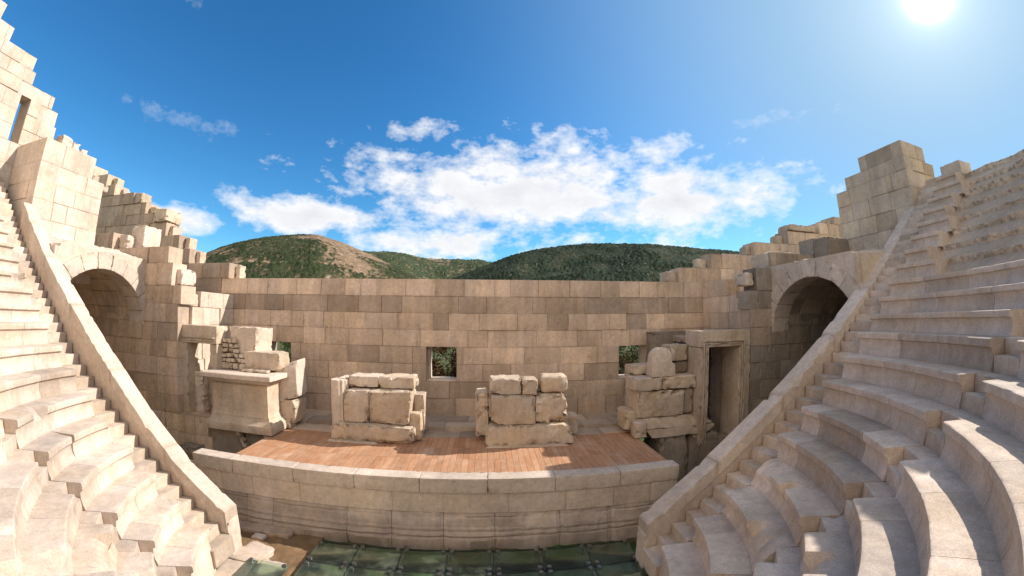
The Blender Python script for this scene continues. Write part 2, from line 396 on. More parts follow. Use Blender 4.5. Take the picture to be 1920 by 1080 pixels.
def hill(name, sil, dist, depth, mat, seed, bush=2.2, bareness=None, step=.16, nr=110, foot=.0):
    """sil = [(azimuth deg, elevation deg)] of the crest as seen from the theatre; a ridge at that distance falling to the plain on both sides"""
    az = np.arange(sil[0][0] - 14, sil[-1][0] + 14.01, step); s = np.array(sil)
    el = np.interp(az, s[:, 0], s[:, 1]); l = az < s[0, 0]; el[l] = s[0, 1] * np.clip(1 - (s[0, 0] - az[l]) / 16, 0, 1); q = az > s[-1, 0]; el[q] = s[-1, 1] * np.clip(1 - (az[q] - s[-1, 0]) / 16, 0, 1)
    k = np.exp(-np.linspace(-2, 2, 9) ** 2); k /= k.sum(); el = np.convolve(np.pad(el, 4, 'edge'), k, 'valid')
    hc = dist * np.tan(np.radians(el)) + 4
    rr = np.concatenate([np.linspace(dist - depth, dist, nr), dist + np.linspace(0, depth, 24)[1:]])
    A, Rr = np.meshgrid(np.radians(az), rr, indexing='ij'); Hc = np.repeat(hc[:, None], len(rr), 1)
    f = 1 - np.abs(Rr - dist) / depth; prof = sm(0, 1, f) * .55 + f * .45
    P = np.stack([np.sin(A) * Rr, np.cos(A) * Rr, 0 * A], -1).reshape(-1, 3)
    big = (fbm(P / 45, seed, 4) - .5) * depth * .10
    z = (Hc * prof).ravel() + big * (prof * (1.02 - prof)).ravel() * 3
    d1, d2, v = cells(P[:, :2] / bush, seed); d1b, _, vb = cells(P[:, :2] / (bush * .55) + 7, seed + 1)
    bare = fbm(P / 26 + 3, seed + 9, 5)
    if bareness is not None: bare = bare + bareness(np.degrees(A).ravel(), prof.ravel())
    bs = np.where(v * .5 + vb * .5 < .18, .15, 1) * sm(.66, .50, bare + (v - .5) * .22)                                   # 1 where bushes grow
    cap = np.maximum(np.sqrt(np.maximum(0, .36 - d1 ** 2)) * bush * (.5 + .8 * v), np.sqrt(np.maximum(0, .3 - d1b ** 2)) * bush * .55 * (.4 + vb))
    zb = cap * bs * (.35 + .65 * sm(.3, .6, fbm(P / 9, seed + 4, 3)))
    z = z + zb - .6
    P[:, 2] = z
    t = np.zeros((len(P), 3)); t[:, 0] = np.clip(.3 + .5 * v + .4 * (vb - .5), 0, 1); t[:, 1] = np.clip((1 - sm(.05, .4, zb)) * (.25 + .75 * (1 - bs)), 0, 1)
    return kind(mk(name, P, grid_faces(len(az), len(rr)), mat, None, t))
hill('hill', [(-60, 6), (-52, 6.5), (-43.7, 7.2), (-39.7, 8.9), (-36, 10.2), (-33.9, 10.8), (-29.3, 11.5), (-26.5, 11.8), (-22.9, 11.0), (-17.9, 9.1), (-13.7, 7.4), (-9, 5)], 260, 150, M_hillL, 11,
     bareness=lambda a, p: .095 * np.exp(-((a + 20) / 7) ** 2) * sm(.4, .75, p) + .05 * np.exp(-((a + 27) / 8) ** 2) * sm(.8, .95, p) - .02, bush=1.9)
hill('hill', [(-30, 8.8), (-19.5, 9.8), (-13.8, 9.75), (-10, 9.2), (-7.1, 9.05), (-1.2, 8.95), (5, 8)], 430, 200, M_hillM, 23, bush=3.0, step=.2, nr=80)
hill('hill', [(-12, 3.2), (-5.3, 6.0), (-1.2, 7.9), (3.9, 9.8), (9.0, 10.9), (15.7, 11.4), (24.1, 11.15), (29.8, 10.4), (34.5, 9.85), (39.2, 9.0), (50, 7)], 230, 130, M_hillR, 37, bush=1.7,
     bareness=lambda a, p: -.30 + 0 * a)

# orchestra
def slab(name, x0, x1, y0, y1, z0, z1, mat, parent=None, seg=.12, amp=.004, seed=1, tone=None, r=.012, chip=.02):
    return block(name, (x0, x1, y0, y1, z0, z1), mat, parent, r=r, amp=amp, chip=chip, seg=seg, seed=seed, tone=tone)
kind(slab('orchestra_floor', -4.6, 3.2, .8, 5.9, -.3, -.06, M_green, seg=.3, seed=2))
def earth():
    U = np.linspace(-4.7, -2.88, 50); Vv = np.linspace(3.9, 5.9, 50); P = np.array([(x, y, 0) for x in U for y in Vv], float)
    P[:, 2] = .07 + (fbm(P * 3, 4) - .5) * .09 + (fbm(P * 14, 5) - .5) * .03
    t = np.zeros((len(P), 3)); t[:, 0] = .3 + .6 * fbm(P * 2, 8); t[:, 1] = .5
    kind(mk('earth_patch', P, grid_faces(50, 50), M_earth, None, t))
earth()

# ------------------------------------------------------------------ seating
def rz(k): return (3.16 + .445 * k, .90 + .347 * k) if k <= 8 else (6.72 + .323 * (k - 8), 3.676 + .285 * (k - 8))
ORD = 'lowest second third fourth fifth sixth seventh eighth ninth tenth eleventh twelfth thirteenth fourteenth fifteenth sixteenth seventeenth eighteenth nineteenth twentieth topmost'.split()
EY = .82                       # the bowl is a little shallower than a half circle
def pol(a, r, z): return np.stack([CX + r * np.cos(a), CY + (EY - .06 + .07 * np.cos(a)) * r * np.sin(a), z], -1)

PROF = [(.50, -.004), (.36, -.001), (.22, 0), (.12, 0), (.05, 0), (.016, -.001), (.003, -.007), (0, -.02), (0, -.055), (.002, -.088), (.012, -.098), (.042, -.108), (.055, -.15), (.058, -.20), (.052, -.25), (.04, -.29), (.028, -.315), (.022, -.352)]
BROK = [(.50, -.004), (.40, -.003), (.31, -.02), (.25, -.04), (.20, -.065), (.17, -.09), (.15, -.105), (.135, -.12), (.12, -.14), (.11, -.155), (.10, -.17), (.09, -.185), (.085, -.20), (.08, -.225), (.072, -.26), (.05, -.29), (.028, -.315), (.022, -.352)]
def seat_block(k, a0, a1, root, seed, dmg, tone, lipless=False):
    r0, z0 = rz(k); zs = (rz(k)[1] - rz(k - 1)[1]) / .347 if k else 1.0
    n = max(4, int((a1 - a0) * r0 / .045)); gap = .0034 / r0
    a = np.linspace(a0 + gap, a1 - gap, n); pr = np.array(PROF); br = np.array(BROK); m = len(pr)
    if k == 0: pr = pr.copy(); br = br.copy(); pr[-3:, 1] = [-.30, -.45, -.80]; br[-3:, 1] = [-.30, -.45, -.80]
    A = np.repeat(a, m); base = pol(A, r0 + np.tile(pr[:, 0], n), z0 + np.tile(pr[:, 1], n) * zs)
    w = fbm(pol(a, r0, z0 + 0 * a) * 1.6, seed + 50, 4)
    da = np.zeros(n)
    if dmg > 0: da = sm(.80 - dmg * .27, .84 - dmg * .27, w + .10 * (vn(pol(a, r0, z0 + 0 * a) * 9, seed) - .5))
    if lipless: da[:] = 1
    D = np.repeat(da, m)
    q = pr[None] + (br - pr)[None] * da[:, None, None]
    rr = r0 + q[:, :, 0].ravel(); zz = z0 + q[:, :, 1].ravel() * zs
    # ends of the block are worn round
    e = np.minimum(np.arange(n), np.arange(n)[::-1]); e = np.where(e == 0, 1., 0)
    rr = rr + np.repeat(e, m) * .006 * np.tile((np.arange(m) > 3) & (np.arange(m) < 12), n)
    rough = (fbm(base * 5, seed + 3, 4) - .5) * .008 + D * ((fbm(base * 7, 71, 4) - .5) * .16) * np.tile(np.exp(-((np.arange(m) - 7) / 4.2) ** 2), n)
    chipn = np.maximum(0, fbm(base * 9, 33, 3) - .62) * .08 * np.tile(np.exp(-((np.arange(m) - 7) / 2.2) ** 2), n)
    rr = rr + rough + chipn; zz = zz - chipn * .7 + D * (fbm(base * 8 + 4, 72, 4) - .5) * .09 * np.tile(np.exp(-((np.arange(m) - 6) / 4.5) ** 2), n) + (fbm(base * 2.3, 90, 3) - .5) * .006
    V = pol(A, rr, zz); F = grid_faces(n, m)[:, ::-1].tolist()
    # back and bottom, then the two ends
    nb = len(V); V = np.concatenate([V, pol(a, r0 + .52, z0 - .36 * zs + 0 * a)])
    for i in range(n - 1):
        F.append([nb + i, nb + i + 1, (i + 1) * m, i * m]); F.append([i * m + m - 1, (i + 1) * m + m - 1, nb + i + 1, nb + i])
    F.append(list(range(m)) + [nb]); F.append(([(n - 1) * m + j for j in range(m)] + [nb + n - 1])[::-1])
    t = np.zeros((len(V), 3)); t[:] = tone; t[:n * m, 2] += np.clip(chipn * 6, 0, .3); t[nb:, 2] = .3
    # chipped edges and the hidden back edge are toned darker
    return mk('seat_block', V, F, M_seat, root, t)

def seat_row(k, a0, a1, label, group, seed, dmg=.0, dark=.15, cuts=None):
    rng = random.Random(seed); r0, z0 = rz(k); am = (a0 + a1) / 2
    root = thing('seat_row', label, 'stone seats', (CX + r0 * math.cos(am), CY + r0 * math.sin(am), z0 - .35), group)
    a = a0; edges = [a0]
    if a0 > -math.pi / 2 - .1:                                # smaller blocks near the stair
        pass
    while True:
        a += rng.uniform(.65, 1.25) / r0
        if a > a1 - .45 / r0: break
        edges.append(a)
    edges.append(a1)
    for i, (p, q) in enumerate(zip(edges[:-1], edges[1:])):
        dk = rng.random() < dark
        tone = (rng.uniform(.05, .35) if dk else rng.uniform(.55, 1), rng.random() ** 1.5, .25 * dk * rng.random())
        seat_block(k, p, q, root, seed * 31 + i, dmg, tone)
    return root
PI = math.pi
LA, LB, RA, RB = R(-150.4), R(-145.4), R(-33.6), R(-29.0)   # the two radial stairs
def rend(k): return -math.asin(.3 / (EY * rz(k)[0]))
for k in range(21):                                          # sunlit bank, between the parapet stair and the left radial stair
    seat_row(k, -PI - rend(k), LA, f'sunlit pale stone seat row, {ORD[k]} of the bank beside the left parapet', 'seat rows of the sunlit left bank', 100 + k,
             dmg=[.0, .2, .35, .62, .6, .4, .3, .3, .5, .6, .6, .6, .5, .4, .4, .3, .3, .3, .3, .3, .3][k], dark=.05)
for k in range(0, 9):
    seat_row(k, LB, R(-97), f'pale seat row in the lower left corner, {ORD[k]} beyond the left stair notches', 'seat rows of the middle bank, left half', 200 + k, dmg=1.0, dark=.05)
    seat_row(k, R(-72), RA, f'seat row with bright sunlit edge, {ORD[k]} beyond the right stair notches', 'seat rows of the middle bank, right half', 300 + k, dmg=[.5, .6, .95, .35, .1, .45, .0, .4, .4][k], dark=.08)
for k in range(12):                                          # shaded bank beside the right parapet
    seat_row(k, RB, rend(k), f'shaded stone seat row, {ORD[k]} of the bank beside the right parapet', 'seat rows of the shaded right bank', 400 + k,
             dmg=[.1, 1.3, 1.1, .9, .1, .0, .0, .0, .2, .1, .2, .2][k], dark=.28 if k in (3, 4, 8) else .12)
for k in range(12, 20):                                      # above: only the row ends beside the stair survive
    r0, z0 = rz(k); ln = [.95, .62, .72, .85, .62, .68, .8, .55][k - 12]; am = rend(k) - ln / r0 / 2
    root = thing('seat_end', f'short surviving seat end on the upper right stair, {ORD[k - 12]} of the eight', 'seat block', (CX + r0 * math.cos(am), CY + r0 * math.sin(am), z0 - .3), 'seat ends above the right bank')
    if k in (12, 14):
        seat_block(k, rend(k) - ln / r0, rend(k) - ln * .45 / r0, root, 500 + k, .1, (.75, .2, 0)); seat_block(k, rend(k) - ln * .45 / r0, rend(k), root, 530 + k, .0, (.6, .3, 0))
    else: seat_block(k, rend(k) - ln / r0, rend(k), root, 500 + k, .0, (.7 - .1 * (k % 2), .3, 0))
slabt = thing('seat_end', 'plain block capping the row ends at the head of the right stair', 'seat block', (9.6, 3.9, 6.7))
r0, z0 = rz(20); a1 = rend(20)
P8 = [pol(np.array(a), rr, zz).tolist() for zz in (z0 - .3, z0 + .02) for rr in (r0, r0 + .5) for a in (a1 - .6 / r0, a1)]
block('block', [P8[i] for i in (0, 1, 2, 3, 4, 5, 6, 7)], M_seat, slabt, seed=77, tone=(.7, .3, 0))

def rubble_tier(k, a0, a1, label, seed, top=False):
    r0, z0 = rz(k); r0 += .12; z0 -= .27; rise = .285 if not top else .40
    n = int((a1 - a0) * r0 / .028); a = np.linspace(a0, a1, n)
    path = [(0.0, 0.0)] + [(.0, rise * i / 11) for i in range(1, 12)] + [(.03 + .05 * i, rise) for i in range(8)]
    path = np.array(path); m = len(path); A = np.repeat(a, m); s = np.concatenate([[0], np.cumsum(np.linalg.norm(np.diff(path, axis=0), axis=1))])
    uv = np.stack([A * r0, np.tile(s, n)], 1)
    d1, d2, v = cells(uv / [.09, .07] + [0, k * 3.7], seed)
    st = np.sqrt(np.maximum(0, .30 - d1 ** 2)) * (v > .50) * (.35 + .65 * v); er = (fbm(np.concatenate([uv * 1.8, uv[:, :1] * 0 + k], 1), seed, 4) - .5)
    onface = np.tile(np.arange(m) <= 12, n)
    rr = r0 + np.tile(path[:, 0], n) - st * .055 * onface - er * .09 + .13 * np.tile((1 - np.minimum(path[:, 1] / rise, 1)) ** 1.5, n); zz = z0 - rise + np.tile(path[:, 1], n) + st * .06 * ~onface + er * .10 * np.tile(path[:, 1] / rise, n)
    V = pol(A, rr, zz); t = np.zeros((len(V), 3)); t[:, 0] = np.where(st > .10, .25 + .65 * (v * 7 % 1), .9 + er); t[:, 1] = np.where(st > .08, (v * 13 % 1), .1); t[:, 2] = np.clip((.12 - (d2 - d1)) * 3, 0, .35) * (st > 0)
    F = grid_faces(n, m)[:, ::-1].tolist(); nb = len(V); V = np.concatenate([V, pol(a, r0 + .40, z0 - rise - .02 + 0 * a)]); t = np.concatenate([t, t[:n] * 0 + .3])
    for i in range(n - 1): F.append([nb + i, nb + i + 1, (i + 1) * m + m - 1, i * m + m - 1][::-1]); F.append([i * m, (i + 1) * m, nb + i + 1, nb + i][::-1])
    F.append(([i for i in range(m)] + [nb])); F.append(([(n - 1) * m + i for i in range(m)] + [nb + n - 1])[::-1])
    return tag(mk('rubble_tier', V, F, M_rubble, None, t), label, 'rubble wall', 'rubble tiers above the right bank')
for k in range(12, 21):
    ln = [.95, .62, .72, .85, .62, .68, .8, .55, .5][k - 12]
    rubble_tier(k, R(-53), rend(k) - ln / rz(k)[0], f'stripped tier of mortared rubble in the upper right, {ORD[k - 12]} of the nine', 600 + k, k == 20)
# solid core of the seating under the rows
def core():
    ks = list(np.arange(-1, 21)); a = np.linspace(-PI + .0, 0, 90); path = []
    for k in range(0, 21): path.append((rz(k)[0] + .10, rz(k)[1] - .40))
    path = [(rz(0)[0] + .12, -.2)] + path + [(rz(20)[0] + .40, rz(20)[1] - .5), (rz(20)[0] + 1.2, rz(20)[1] - .7), (rz(20)[0] + 1.8, -.2)]
    path = np.array(path); m = len(path); n = len(a); A = np.repeat(a, m)
    V = pol(A, np.tile(path[:, 0], n), np.tile(path[:, 1], n)); F = grid_faces(n, m)[:, ::-1].tolist()
    F.append(list(range(m))); F.append([(n - 1) * m + j for j in range(m)][::-1])
    t = np.zeros((len(V), 3)); t[:, 0] = .5
    kind(mk('seating_core', V, F, M_rubble, None, t, False))
core()

# stairs along the parapets and through the bank
def stair(side, label, kmax):
    r0, z0 = rz(0); x = CX + side * r0
    root = thing('stairway', label, 'stone stairs', (x, 4.45, FLOOR))
    rng = random.Random(5 + side); j = -2
    while True:
        kk = j / 2; k = math.floor(kk)
        if k > kmax: break
        ra, za = rz(max(k, 0)); rb, zb = rz(max(k, 0) + 1)
        if k < 0: ra, za, rb, zb = ra - .445, za - .347, ra, za
        f = kk - k; r = ra + (rb - ra) * (f + .88); z = za + (zb - za) * f; dr = (rb - ra) / 2; dz = (zb - za) / 2
        xs = (CX + side * r, CX + side * (r + dr + .12)); x0, x1 = min(xs), max(xs)
        block('step', (x0, x1, 4.203, 4.69, z - dz - .12, z + rng.uniform(-.006, .006)), M_seat, root, r=.008, amp=.004, chip=.015, seg=.09, seed=700 + j + 60 * (side > 0), tone=(rng.uniform(.3, 1), rng.random(), .25 * (rng.random() < .2)))
        j += 1
    return root
stair(-1, 'narrow stone stairs climbing in the shade of the left parapet', 20)
stair(1, 'narrow stone stairs climbing beside the right parapet', 19)
def notch_stair(aa, ab, label, seed, kmax):
    root = thing('stairway', label, 'stone stairs', (CX + 4 * math.cos(aa), CY + 4 * math.sin(aa), FLOOR))
    rng = random.Random(seed)
    for k in range(kmax + 1):
        ra, za = rz(k); rb, zb = rz(k + 1)
        for (r1, r2, z1, z2) in ((ra + .05, ra + .26, za - .36, za - .174), (ra + .235, rb + .12, za - .36, za)):
            P8 = [pol(np.array(a), rr, zz).tolist() for zz in (z1, z2) for rr in (r1, r2) for a in (aa + .0015, ab - .0015)]
            block('step', P8, M_seat, root, r=.008, amp=.004, chip=.015, seg=.08, seed=seed + k * 2 + (r1 > ra + .1), tone=(rng.uniform(.5, 1), rng.random(), 0))
notch_stair(LA, LB, 'half height steps notched through the seat rows at lower left', 800, 8)
notch_stair(RA, RB, 'half height steps notched through the seat rows at lower right', 850, 8)

# sloping parapets
def parapet(side, pts, xe, word, seed):
    """pts: (x, z) of the coping's upper edge from the low end up"""
    root = thing('parapet', f'smooth sloping stone parapet with wide coping, along the {word} bank of seats', 'parapet', (xe, 4.85, FLOOR))
    xs = np.array([p[0] for p in pts]); zs = np.array([p[1] for p in pts]); o = np.argsort(xs); zi = lambda x: float(np.interp(x, xs[o], zs[o]))
    cuts = [pts[0][0]] + [xe + side * d for d in (1.12, 2.35, 3.6, 4.7)] + [pts[-1][0]]
    for i, (a, b) in enumerate(zip(cuts[:-1], cuts[1:])):       # coping slabs
        n = max(1, int(abs(b - a) / .8)); b = b - side * .004
        for s in range(1):
            lo, hi = (a, b) if side > 0 else (b, a)
            sub = sorted(set([lo, hi] + [x for x in xs if lo < x < hi]))
            # one continuous slab following the curve: use a strip mesh
            X = np.linspace(lo, hi, max(6, int((hi - lo) / .06))); ring = [(4.695, -.24), (4.695, -.10), (4.695, -.008), (4.703, 0), (4.80, .001), (4.90, .001), (4.997, 0), (5.005, -.008), (5.005, -.10), (5.005, -.24)]; m = len(ring)
            Z = np.array([zi(x) for x in X]); V = np.array([(x, y + (.0 if 1 else 0), z + dz) for x, z in zip(X, Z) for y, dz in ring])
            nn = fbm(V * 4, seed + i, 4) - .5; ch = np.maximum(0, fbm(V * 7, seed + 3, 3) - .60) * np.tile([0, .3, 1, 1, .2, .2, 1, 1, .3, 0], len(X)) * (.5 if side > 0 else .25)
            V[:, 2] += nn * .012 - ch + .007 * (i % 2); V[:, 1] += nn * .008
            F = grid_faces(len(X), m).tolist() + [[k * m + m - 1, (k + 1) * m + m - 1, (k + 1) * m, k * m] for k in range(len(X) - 1)] + [list(range(m))[::-1], [(len(X) - 1) * m + k for k in range(m)]]
            t = np.zeros((len(V), 3)); t[:] = (.5 + .35 * (i % 2), .3 + .3 * (i % 3), 0); t[:, 2] = np.clip(ch * 3, 0, .3); ex_ = np.minimum(np.arange(len(X)), np.arange(len(X))[::-1]); t[:, 2] += np.repeat((ex_ == 0) * .5, m)
            mk('coping', V, F, M_new, root, t)
    # wall below the coping, down to the stair
    bx = np.linspace(min(xs) if side > 0 else min(xs), max(xs), 140); ZB = np.linspace(0, 1, 12); V = []
    for y in (4.712, 4.988):
        for x in bx:
            zt = zi(x) - .2; zb = max(-.05, zt - 2.2)
            for q in ZB: V.append((x, y, zb + (zt - zb) * q))
    V = np.array(V); h = len(V) // 2; m = len(ZB); n = len(bx); F1 = grid_faces(n, m); F = F1.tolist() + (F1[:, ::-1] + h).tolist()
    for i in range(n - 1):
        F.append([i * m + m - 1, (i + 1) * m + m - 1, h + (i + 1) * m + m - 1, h + i * m + m - 1]); F.append([i * m, h + i * m, h + (i + 1) * m, (i + 1) * m])
    F.append([i for i in range(m)] + [h + i for i in range(m)][::-1]); F.append(([(n - 1) * m + i for i in range(m)] + [h + (n - 1) * m + i for i in range(m)][::-1])[::-1])
    nn = fbm(V * 3, seed + 20, 4) - .5; V[:, 1] += np.where(np.arange(len(V)) < h, 1, -1) * nn * .012
    # upright and sloping block joints of the wall
    t = np.zeros((len(V), 3)); bi = np.floor((V[:, 0] - xe) / 1.15); t[:, 0] = .4 + .5 * (np.abs(np.sin(bi * 12.9)) % 1); t[:, 1] = np.abs(np.sin(bi * 7.7)); t[:, 2] = .15 * fbm(V * 1.5, 3)
    mk('parapet_wall', V, F, M_pale, root, t)
    # end post
    x0, x1 = (xe - .002, xe + .55) if side > 0 else (xe - .55, xe + .002); z = pts[0][1]
    zl = zi(x0 if side > 0 else x1) - .19; zr = zi(x1 if side > 0 else x0) - .19
    h8 = [(x0, 4.70, 0), (x1, 4.70, 0), (x0, 5.0, 0), (x1, 5.0, 0)]; ze = (zl, zr) if side > 0 else (zr, zl)
    h8 += [(x0, 4.70, ze[0]), (x1, 4.70, ze[1]), (x0, 5.0, ze[0]), (x1, 5.0, ze[1])]
    block('end_post', h8, M_new, root, r=.012, amp=.005, chip=.02, seed=seed + 40, tone=(.7, .5, 0))
parapet(-1, [(-4.03, .93), (-4.75, 1.47), (-5.6, 2.22), (-6.45, 3.02), (-7.35, 3.80), (-8.5, 4.73), (-9.3, 5.45), (-10.04, 6.12)], -4.02, 'left', 900)
parapet(1, [(2.31, .93), (2.95, 1.43), (3.95, 2.19), (5.2, 3.1), (6.22, 3.87), (7.2, 4.60), (8.2, 5.40), (9.3, 6.30)], 2.30, 'right', 950)

# ------------------------------------------------------------------ orchestra paving and glass floor
for i, (a0, a1, ra, rb, zt) in enumerate([(-PI - .32, -PI - .06, 2.75, 3.28, .17), (-PI - .05, -PI + .26, 2.72, 3.25, .17), (-PI - .20, -PI + .02, 2.32, 2.74, .13), (-PI + .03, -PI + .3, 2.30, 2.70, .13), (-PI + .31, -PI + .6, 2.3, 3.1, .15), (-.62, -.2, 2.3, 3.1, .15), (-.18, .06, 2.6, 3.1, .14)]):
    P8 = [pol(np.array(a), r, z).tolist() for z in (-.1, zt) for r in (ra, rb) for a in (a0, a1)]
    o = block('paving_slab', P8, M_pale, None, r=.015, amp=.008, chip=.04, seg=.07, seed=1000 + i, tone=(.7, .4, 0))
    tag(o, ['paving slab under the low end of the left parapet, against the earth', 'paving slab at the foot of the lowest left seat row', 'outer paving slab touching the brown earth patch', 'outer paving slab nearest the small glass sheet at left', 'paving slab in the bottom left beside the seats', 'paving slab in the bottom right under the lowest seat', 'paving slab at the foot of the right parapet post'][i], 'paving slab', 'paving slabs round the orchestra')
o = loft('flat_stone', [(.0, -4.12, -3.86, 5.34, 5.52), (.12, -4.10, -3.88, 5.36, 5.5), (.14, -4.06, -3.92, 5.39, 5.47)], M_pale, None, seed=1010, tone=(.9, .2, 0)); tag(o, 'small rounded pale stone lying on the brown earth', 'stone')
o = block('flat_stone', (-4.75, -3.45, 5.52, 5.8, .0, .16), M_wall, None, r=.05, amp=.03, seed=1011, tone=(.5, .6, .2)); tag(o, 'long worn slab at the foot of the stage front, left', 'stone')
GX = [-2.86, -2.125, -1.39, -.65, .09, .85, 1.6, 2.36]; GY = [3.75, 4.34, 4.92, 5.50]
def gpanel(x0, x1, y0, y1, lab, zt=.16):
    root = thing('glass_panel', lab, 'glass panel', (x0, y0, zt), 'glass floor panels over the orchestra')
    o = slab('glass_sheet', x0 + .008, x1 - .008, y0 + .008, y1 - .008, zt - .016, zt, M_glass, root, seg=.4, amp=0, r=.002, chip=0)
    for (x, y) in ((x0 + .07, y0 + .06), (x0 + .07, y1 - .06), (x1 - .07, y0 + .06), (x1 - .07, y1 - .06)):
        V = []; F = []; m = 10
        for r, z in ((.024, -.20), (.024, zt - .017), (.012, zt - .017), (.012, zt + .001), (.038, zt + .001), (.036, zt + .03)):
            V += [(x + r * math.cos(q), y + r * math.sin(q), z) for q in np.linspace(0, 2 * PI, m, endpoint=False)]
        for k in range(5):
            for i in range(m): F.append([k * m + i, k * m + (i + 1) % m, (k + 1) * m + (i + 1) % m, (k + 1) * m + i])
        F.append(list(range(5 * m, 6 * m))); mk('clamp', V, F, M_steel, root, None, False)
ROWN = ['near row', 'middle row', 'row nearest the stage front']; CN = ['leftmost', 'second from left', 'third from left', 'centre left', 'centre right', 'third from right', 'rightmost']
for j in range(3):
    for i in range(7):
        gpanel(GX[i], GX[i + 1], GY[j], GY[j + 1], f'green tinted glass floor panel, {CN[i]} in the {ROWN[j]}')
gpanel(-3.72, -3.0, 4.05, 4.72, 'separate glass floor panel beside the left paving slabs', .18)
for y in GY[1:]: o = slab('floor_seam', GX[0], GX[-1], y - .007, y + .007, .13, .163, M_rail, seg=.5, amp=0, r=.001, chip=0); tag(o, f'black seam strip across the glass floor, {["", "nearest the camera", "between the front and middle panels", "at the stage side"][GY.index(y)]}', 'seam strip')
for x in GX[1:-1]: o = slab('floor_joist', x - .02, x + .02, 3.7, 5.68, -.05, .10, M_steel, seg=.5, amp=0, r=.002, chip=0); tag(o, f'steel joist under the glass floor, {["first", "second", "third", "fourth", "fifth", "sixth"][GX.index(x) - 1]} from the left', 'joist', 'joists under the glass floor')

# ------------------------------------------------------------------ stage front and stage floor
pod = thing('stage_front', 'low stone stage front wall with smooth coping and eroded mouldings', 'stage wall', (-1, 5.9, FLOOR))
CJ = [-5.66, -4.70, -3.42, -2.27, -1.13, .01, 1.15, 2.30, 3.44]
for i, (a, b) in enumerate(zip(CJ[:-1], CJ[1:])): block('coping', (a + .003, b - .003, 5.865, 6.15, 1.034, 1.303 + .004 * (i % 2)), M_new, pod, r=.008, amp=.002, chip=.010, seg=.05, seed=1100 + i, tone=(.55 + .06 * (i % 3), .3 + .1 * (i % 2), 0))
ashlar('fascia', -6.3, 3.42, [.66, 1.03], plane_map((0, 5.885, 0), (1, 0, 0), (0, -1, 0)), M_pale, pod, .2, res=.05, joints=[[-5.0, -4.3, -3.32, -1.62, -.75, .36, 1.34, 2.2, 2.9]], seed=12, rough=.010, off=.006, tonef=lambda r, c, x: (r.uniform(.6, .95), r.uniform(.2, .9), 0))
def moulding():
    prof = [(-.02, .665), (.02, .64), (.03, .60), (.02, .57), (.045, .55), (.05, .50), (.055, .44), (.065, .40), (.09, .385), (.095, .36), (.08, .345), (.085, .32), (.12, .30), (.135, .27), (.125, .245), (.10, .235), (.15, .215), (.16, .19), (.16, .02), (.16, -.12)]
    prof = np.array(prof) * [1.0, 1]; m = len(prof); J = [-6.3, -5.15, -4.45, -3.9, -2.45, -1.65, -.75, .12, 1.24, 2.15, 2.95, 3.42]
    for i, (a, b) in enumerate(zip(J[:-1], J[1:])):
        n = int((b - a) / .03); X = np.linspace(a + .004, b - .004, n); W = np.repeat(X, m); base = np.stack([W, 5.9 - np.tile(prof[:, 0], n), np.tile(prof[:, 1], n)], 1)
        er = fbm(np.stack([W * 1.3, 0 * W, base[:, 2] * 3], 1), 44, 5); wear = sm(.44, .60, er) * (.55 if a < -2.6 else 1)
        up = np.tile(np.clip((prof[:, 1] - .42) / .2, 0, 1), n)
        mean = 5.9 - .05
        y = base[:, 1] * (1 - wear * .55) + (mean - .02) * wear * .55 + wear * up * .05 + (fbm(base * 6, 45, 5) - .5) * .055 * (.3 + wear)
        e = np.minimum(np.arange(n), np.arange(n)[::-1]); y = y + np.repeat(np.where(e < 2, .018, 0), m)
        V = np.stack([W, y, base[:, 2] + (fbm(base * 4, 46, 3) - .5) * .02], 1); nb = len(V); V = np.concatenate([V, np.stack([X, 0 * X + 6.1, 0 * X + .665], 1), np.stack([X, 0 * X + 6.1, 0 * X - .1], 1)])
        F = grid_faces(n, m).tolist()
        for k in range(n - 1): F.append([k * m, nb + k, nb + k + 1, (k + 1) * m]); F.append([k * m + m - 1, (k + 1) * m + m - 1, nb + n + k + 1, nb + n + k])
        F.append(list(range(m)) + [nb + n, nb]); F.append(([(n - 1) * m + k for k in range(m)] + [nb + 2 * n - 1, nb + n - 1])[::-1])
        t = np.zeros((len(V), 3)); r = random.Random(i); t[:] = (r.uniform(.2, .6), r.uniform(.5, 1), .08); t[:nb, 0] += wear * .45 * (np.tile(prof[:, 1], n) > .42)
        mk('base_moulding', V, F, M_mould, pod, t)
moulding()
DX0, DX1 = -4.83, 3.34
pj = list(np.arange(DX0, DX1, .118)); rg = random.Random(4)
deck = ashlar('wooden_deck', DX0, DX1, [6.155, 6.78, 7.40, 8.03], plane_map((0, 0, 1.298), (1, 0, 0), (0, 0, 1), (0, 1, 0)), M_wood, None, .05, res=.2, g=.0022, gd=.003, off=.0006, rough=.0004, joints=[pj] * 3, seed=9,
              tonef=lambda r, c, x: (r.uniform(.6, .95), r.random() ** 1.4, 0), jt=.3, rnd=.0)
tag(deck, 'reddish plank deck covering the front of the stage', 'wooden deck')
kind(ashlar('stage_floor', -6.25, 4.8, [8.03, 8.62, 9.0, 9.62], plane_map((0, 0, 1.315), (1, 0, 0), (0, 0, 1), (0, 1, 0)), M_pave, None, .2, res=.09, seed=21, gd=.012, off=.012, rough=.012, bw=(.6, 1.4)))
kind(ashlar('stage_floor', -6.25, 4.8, [8.5, 8.98, 9.6], plane_map((0, 0, 1.40), (1, 0, 0), (0, 0, 1), (0, 1, 0)), M_pave, None, .12, res=.09, seed=22, gd=.010, off=.008, rough=.010, bw=(.6, 1.4)))
kind(slab('stage_fill', -4.80, 3.30, 6.16, 9.55, -.1, 1.22, M_dark, seg=.3, r=.05, amp=.03, chip=.1, seed=23))

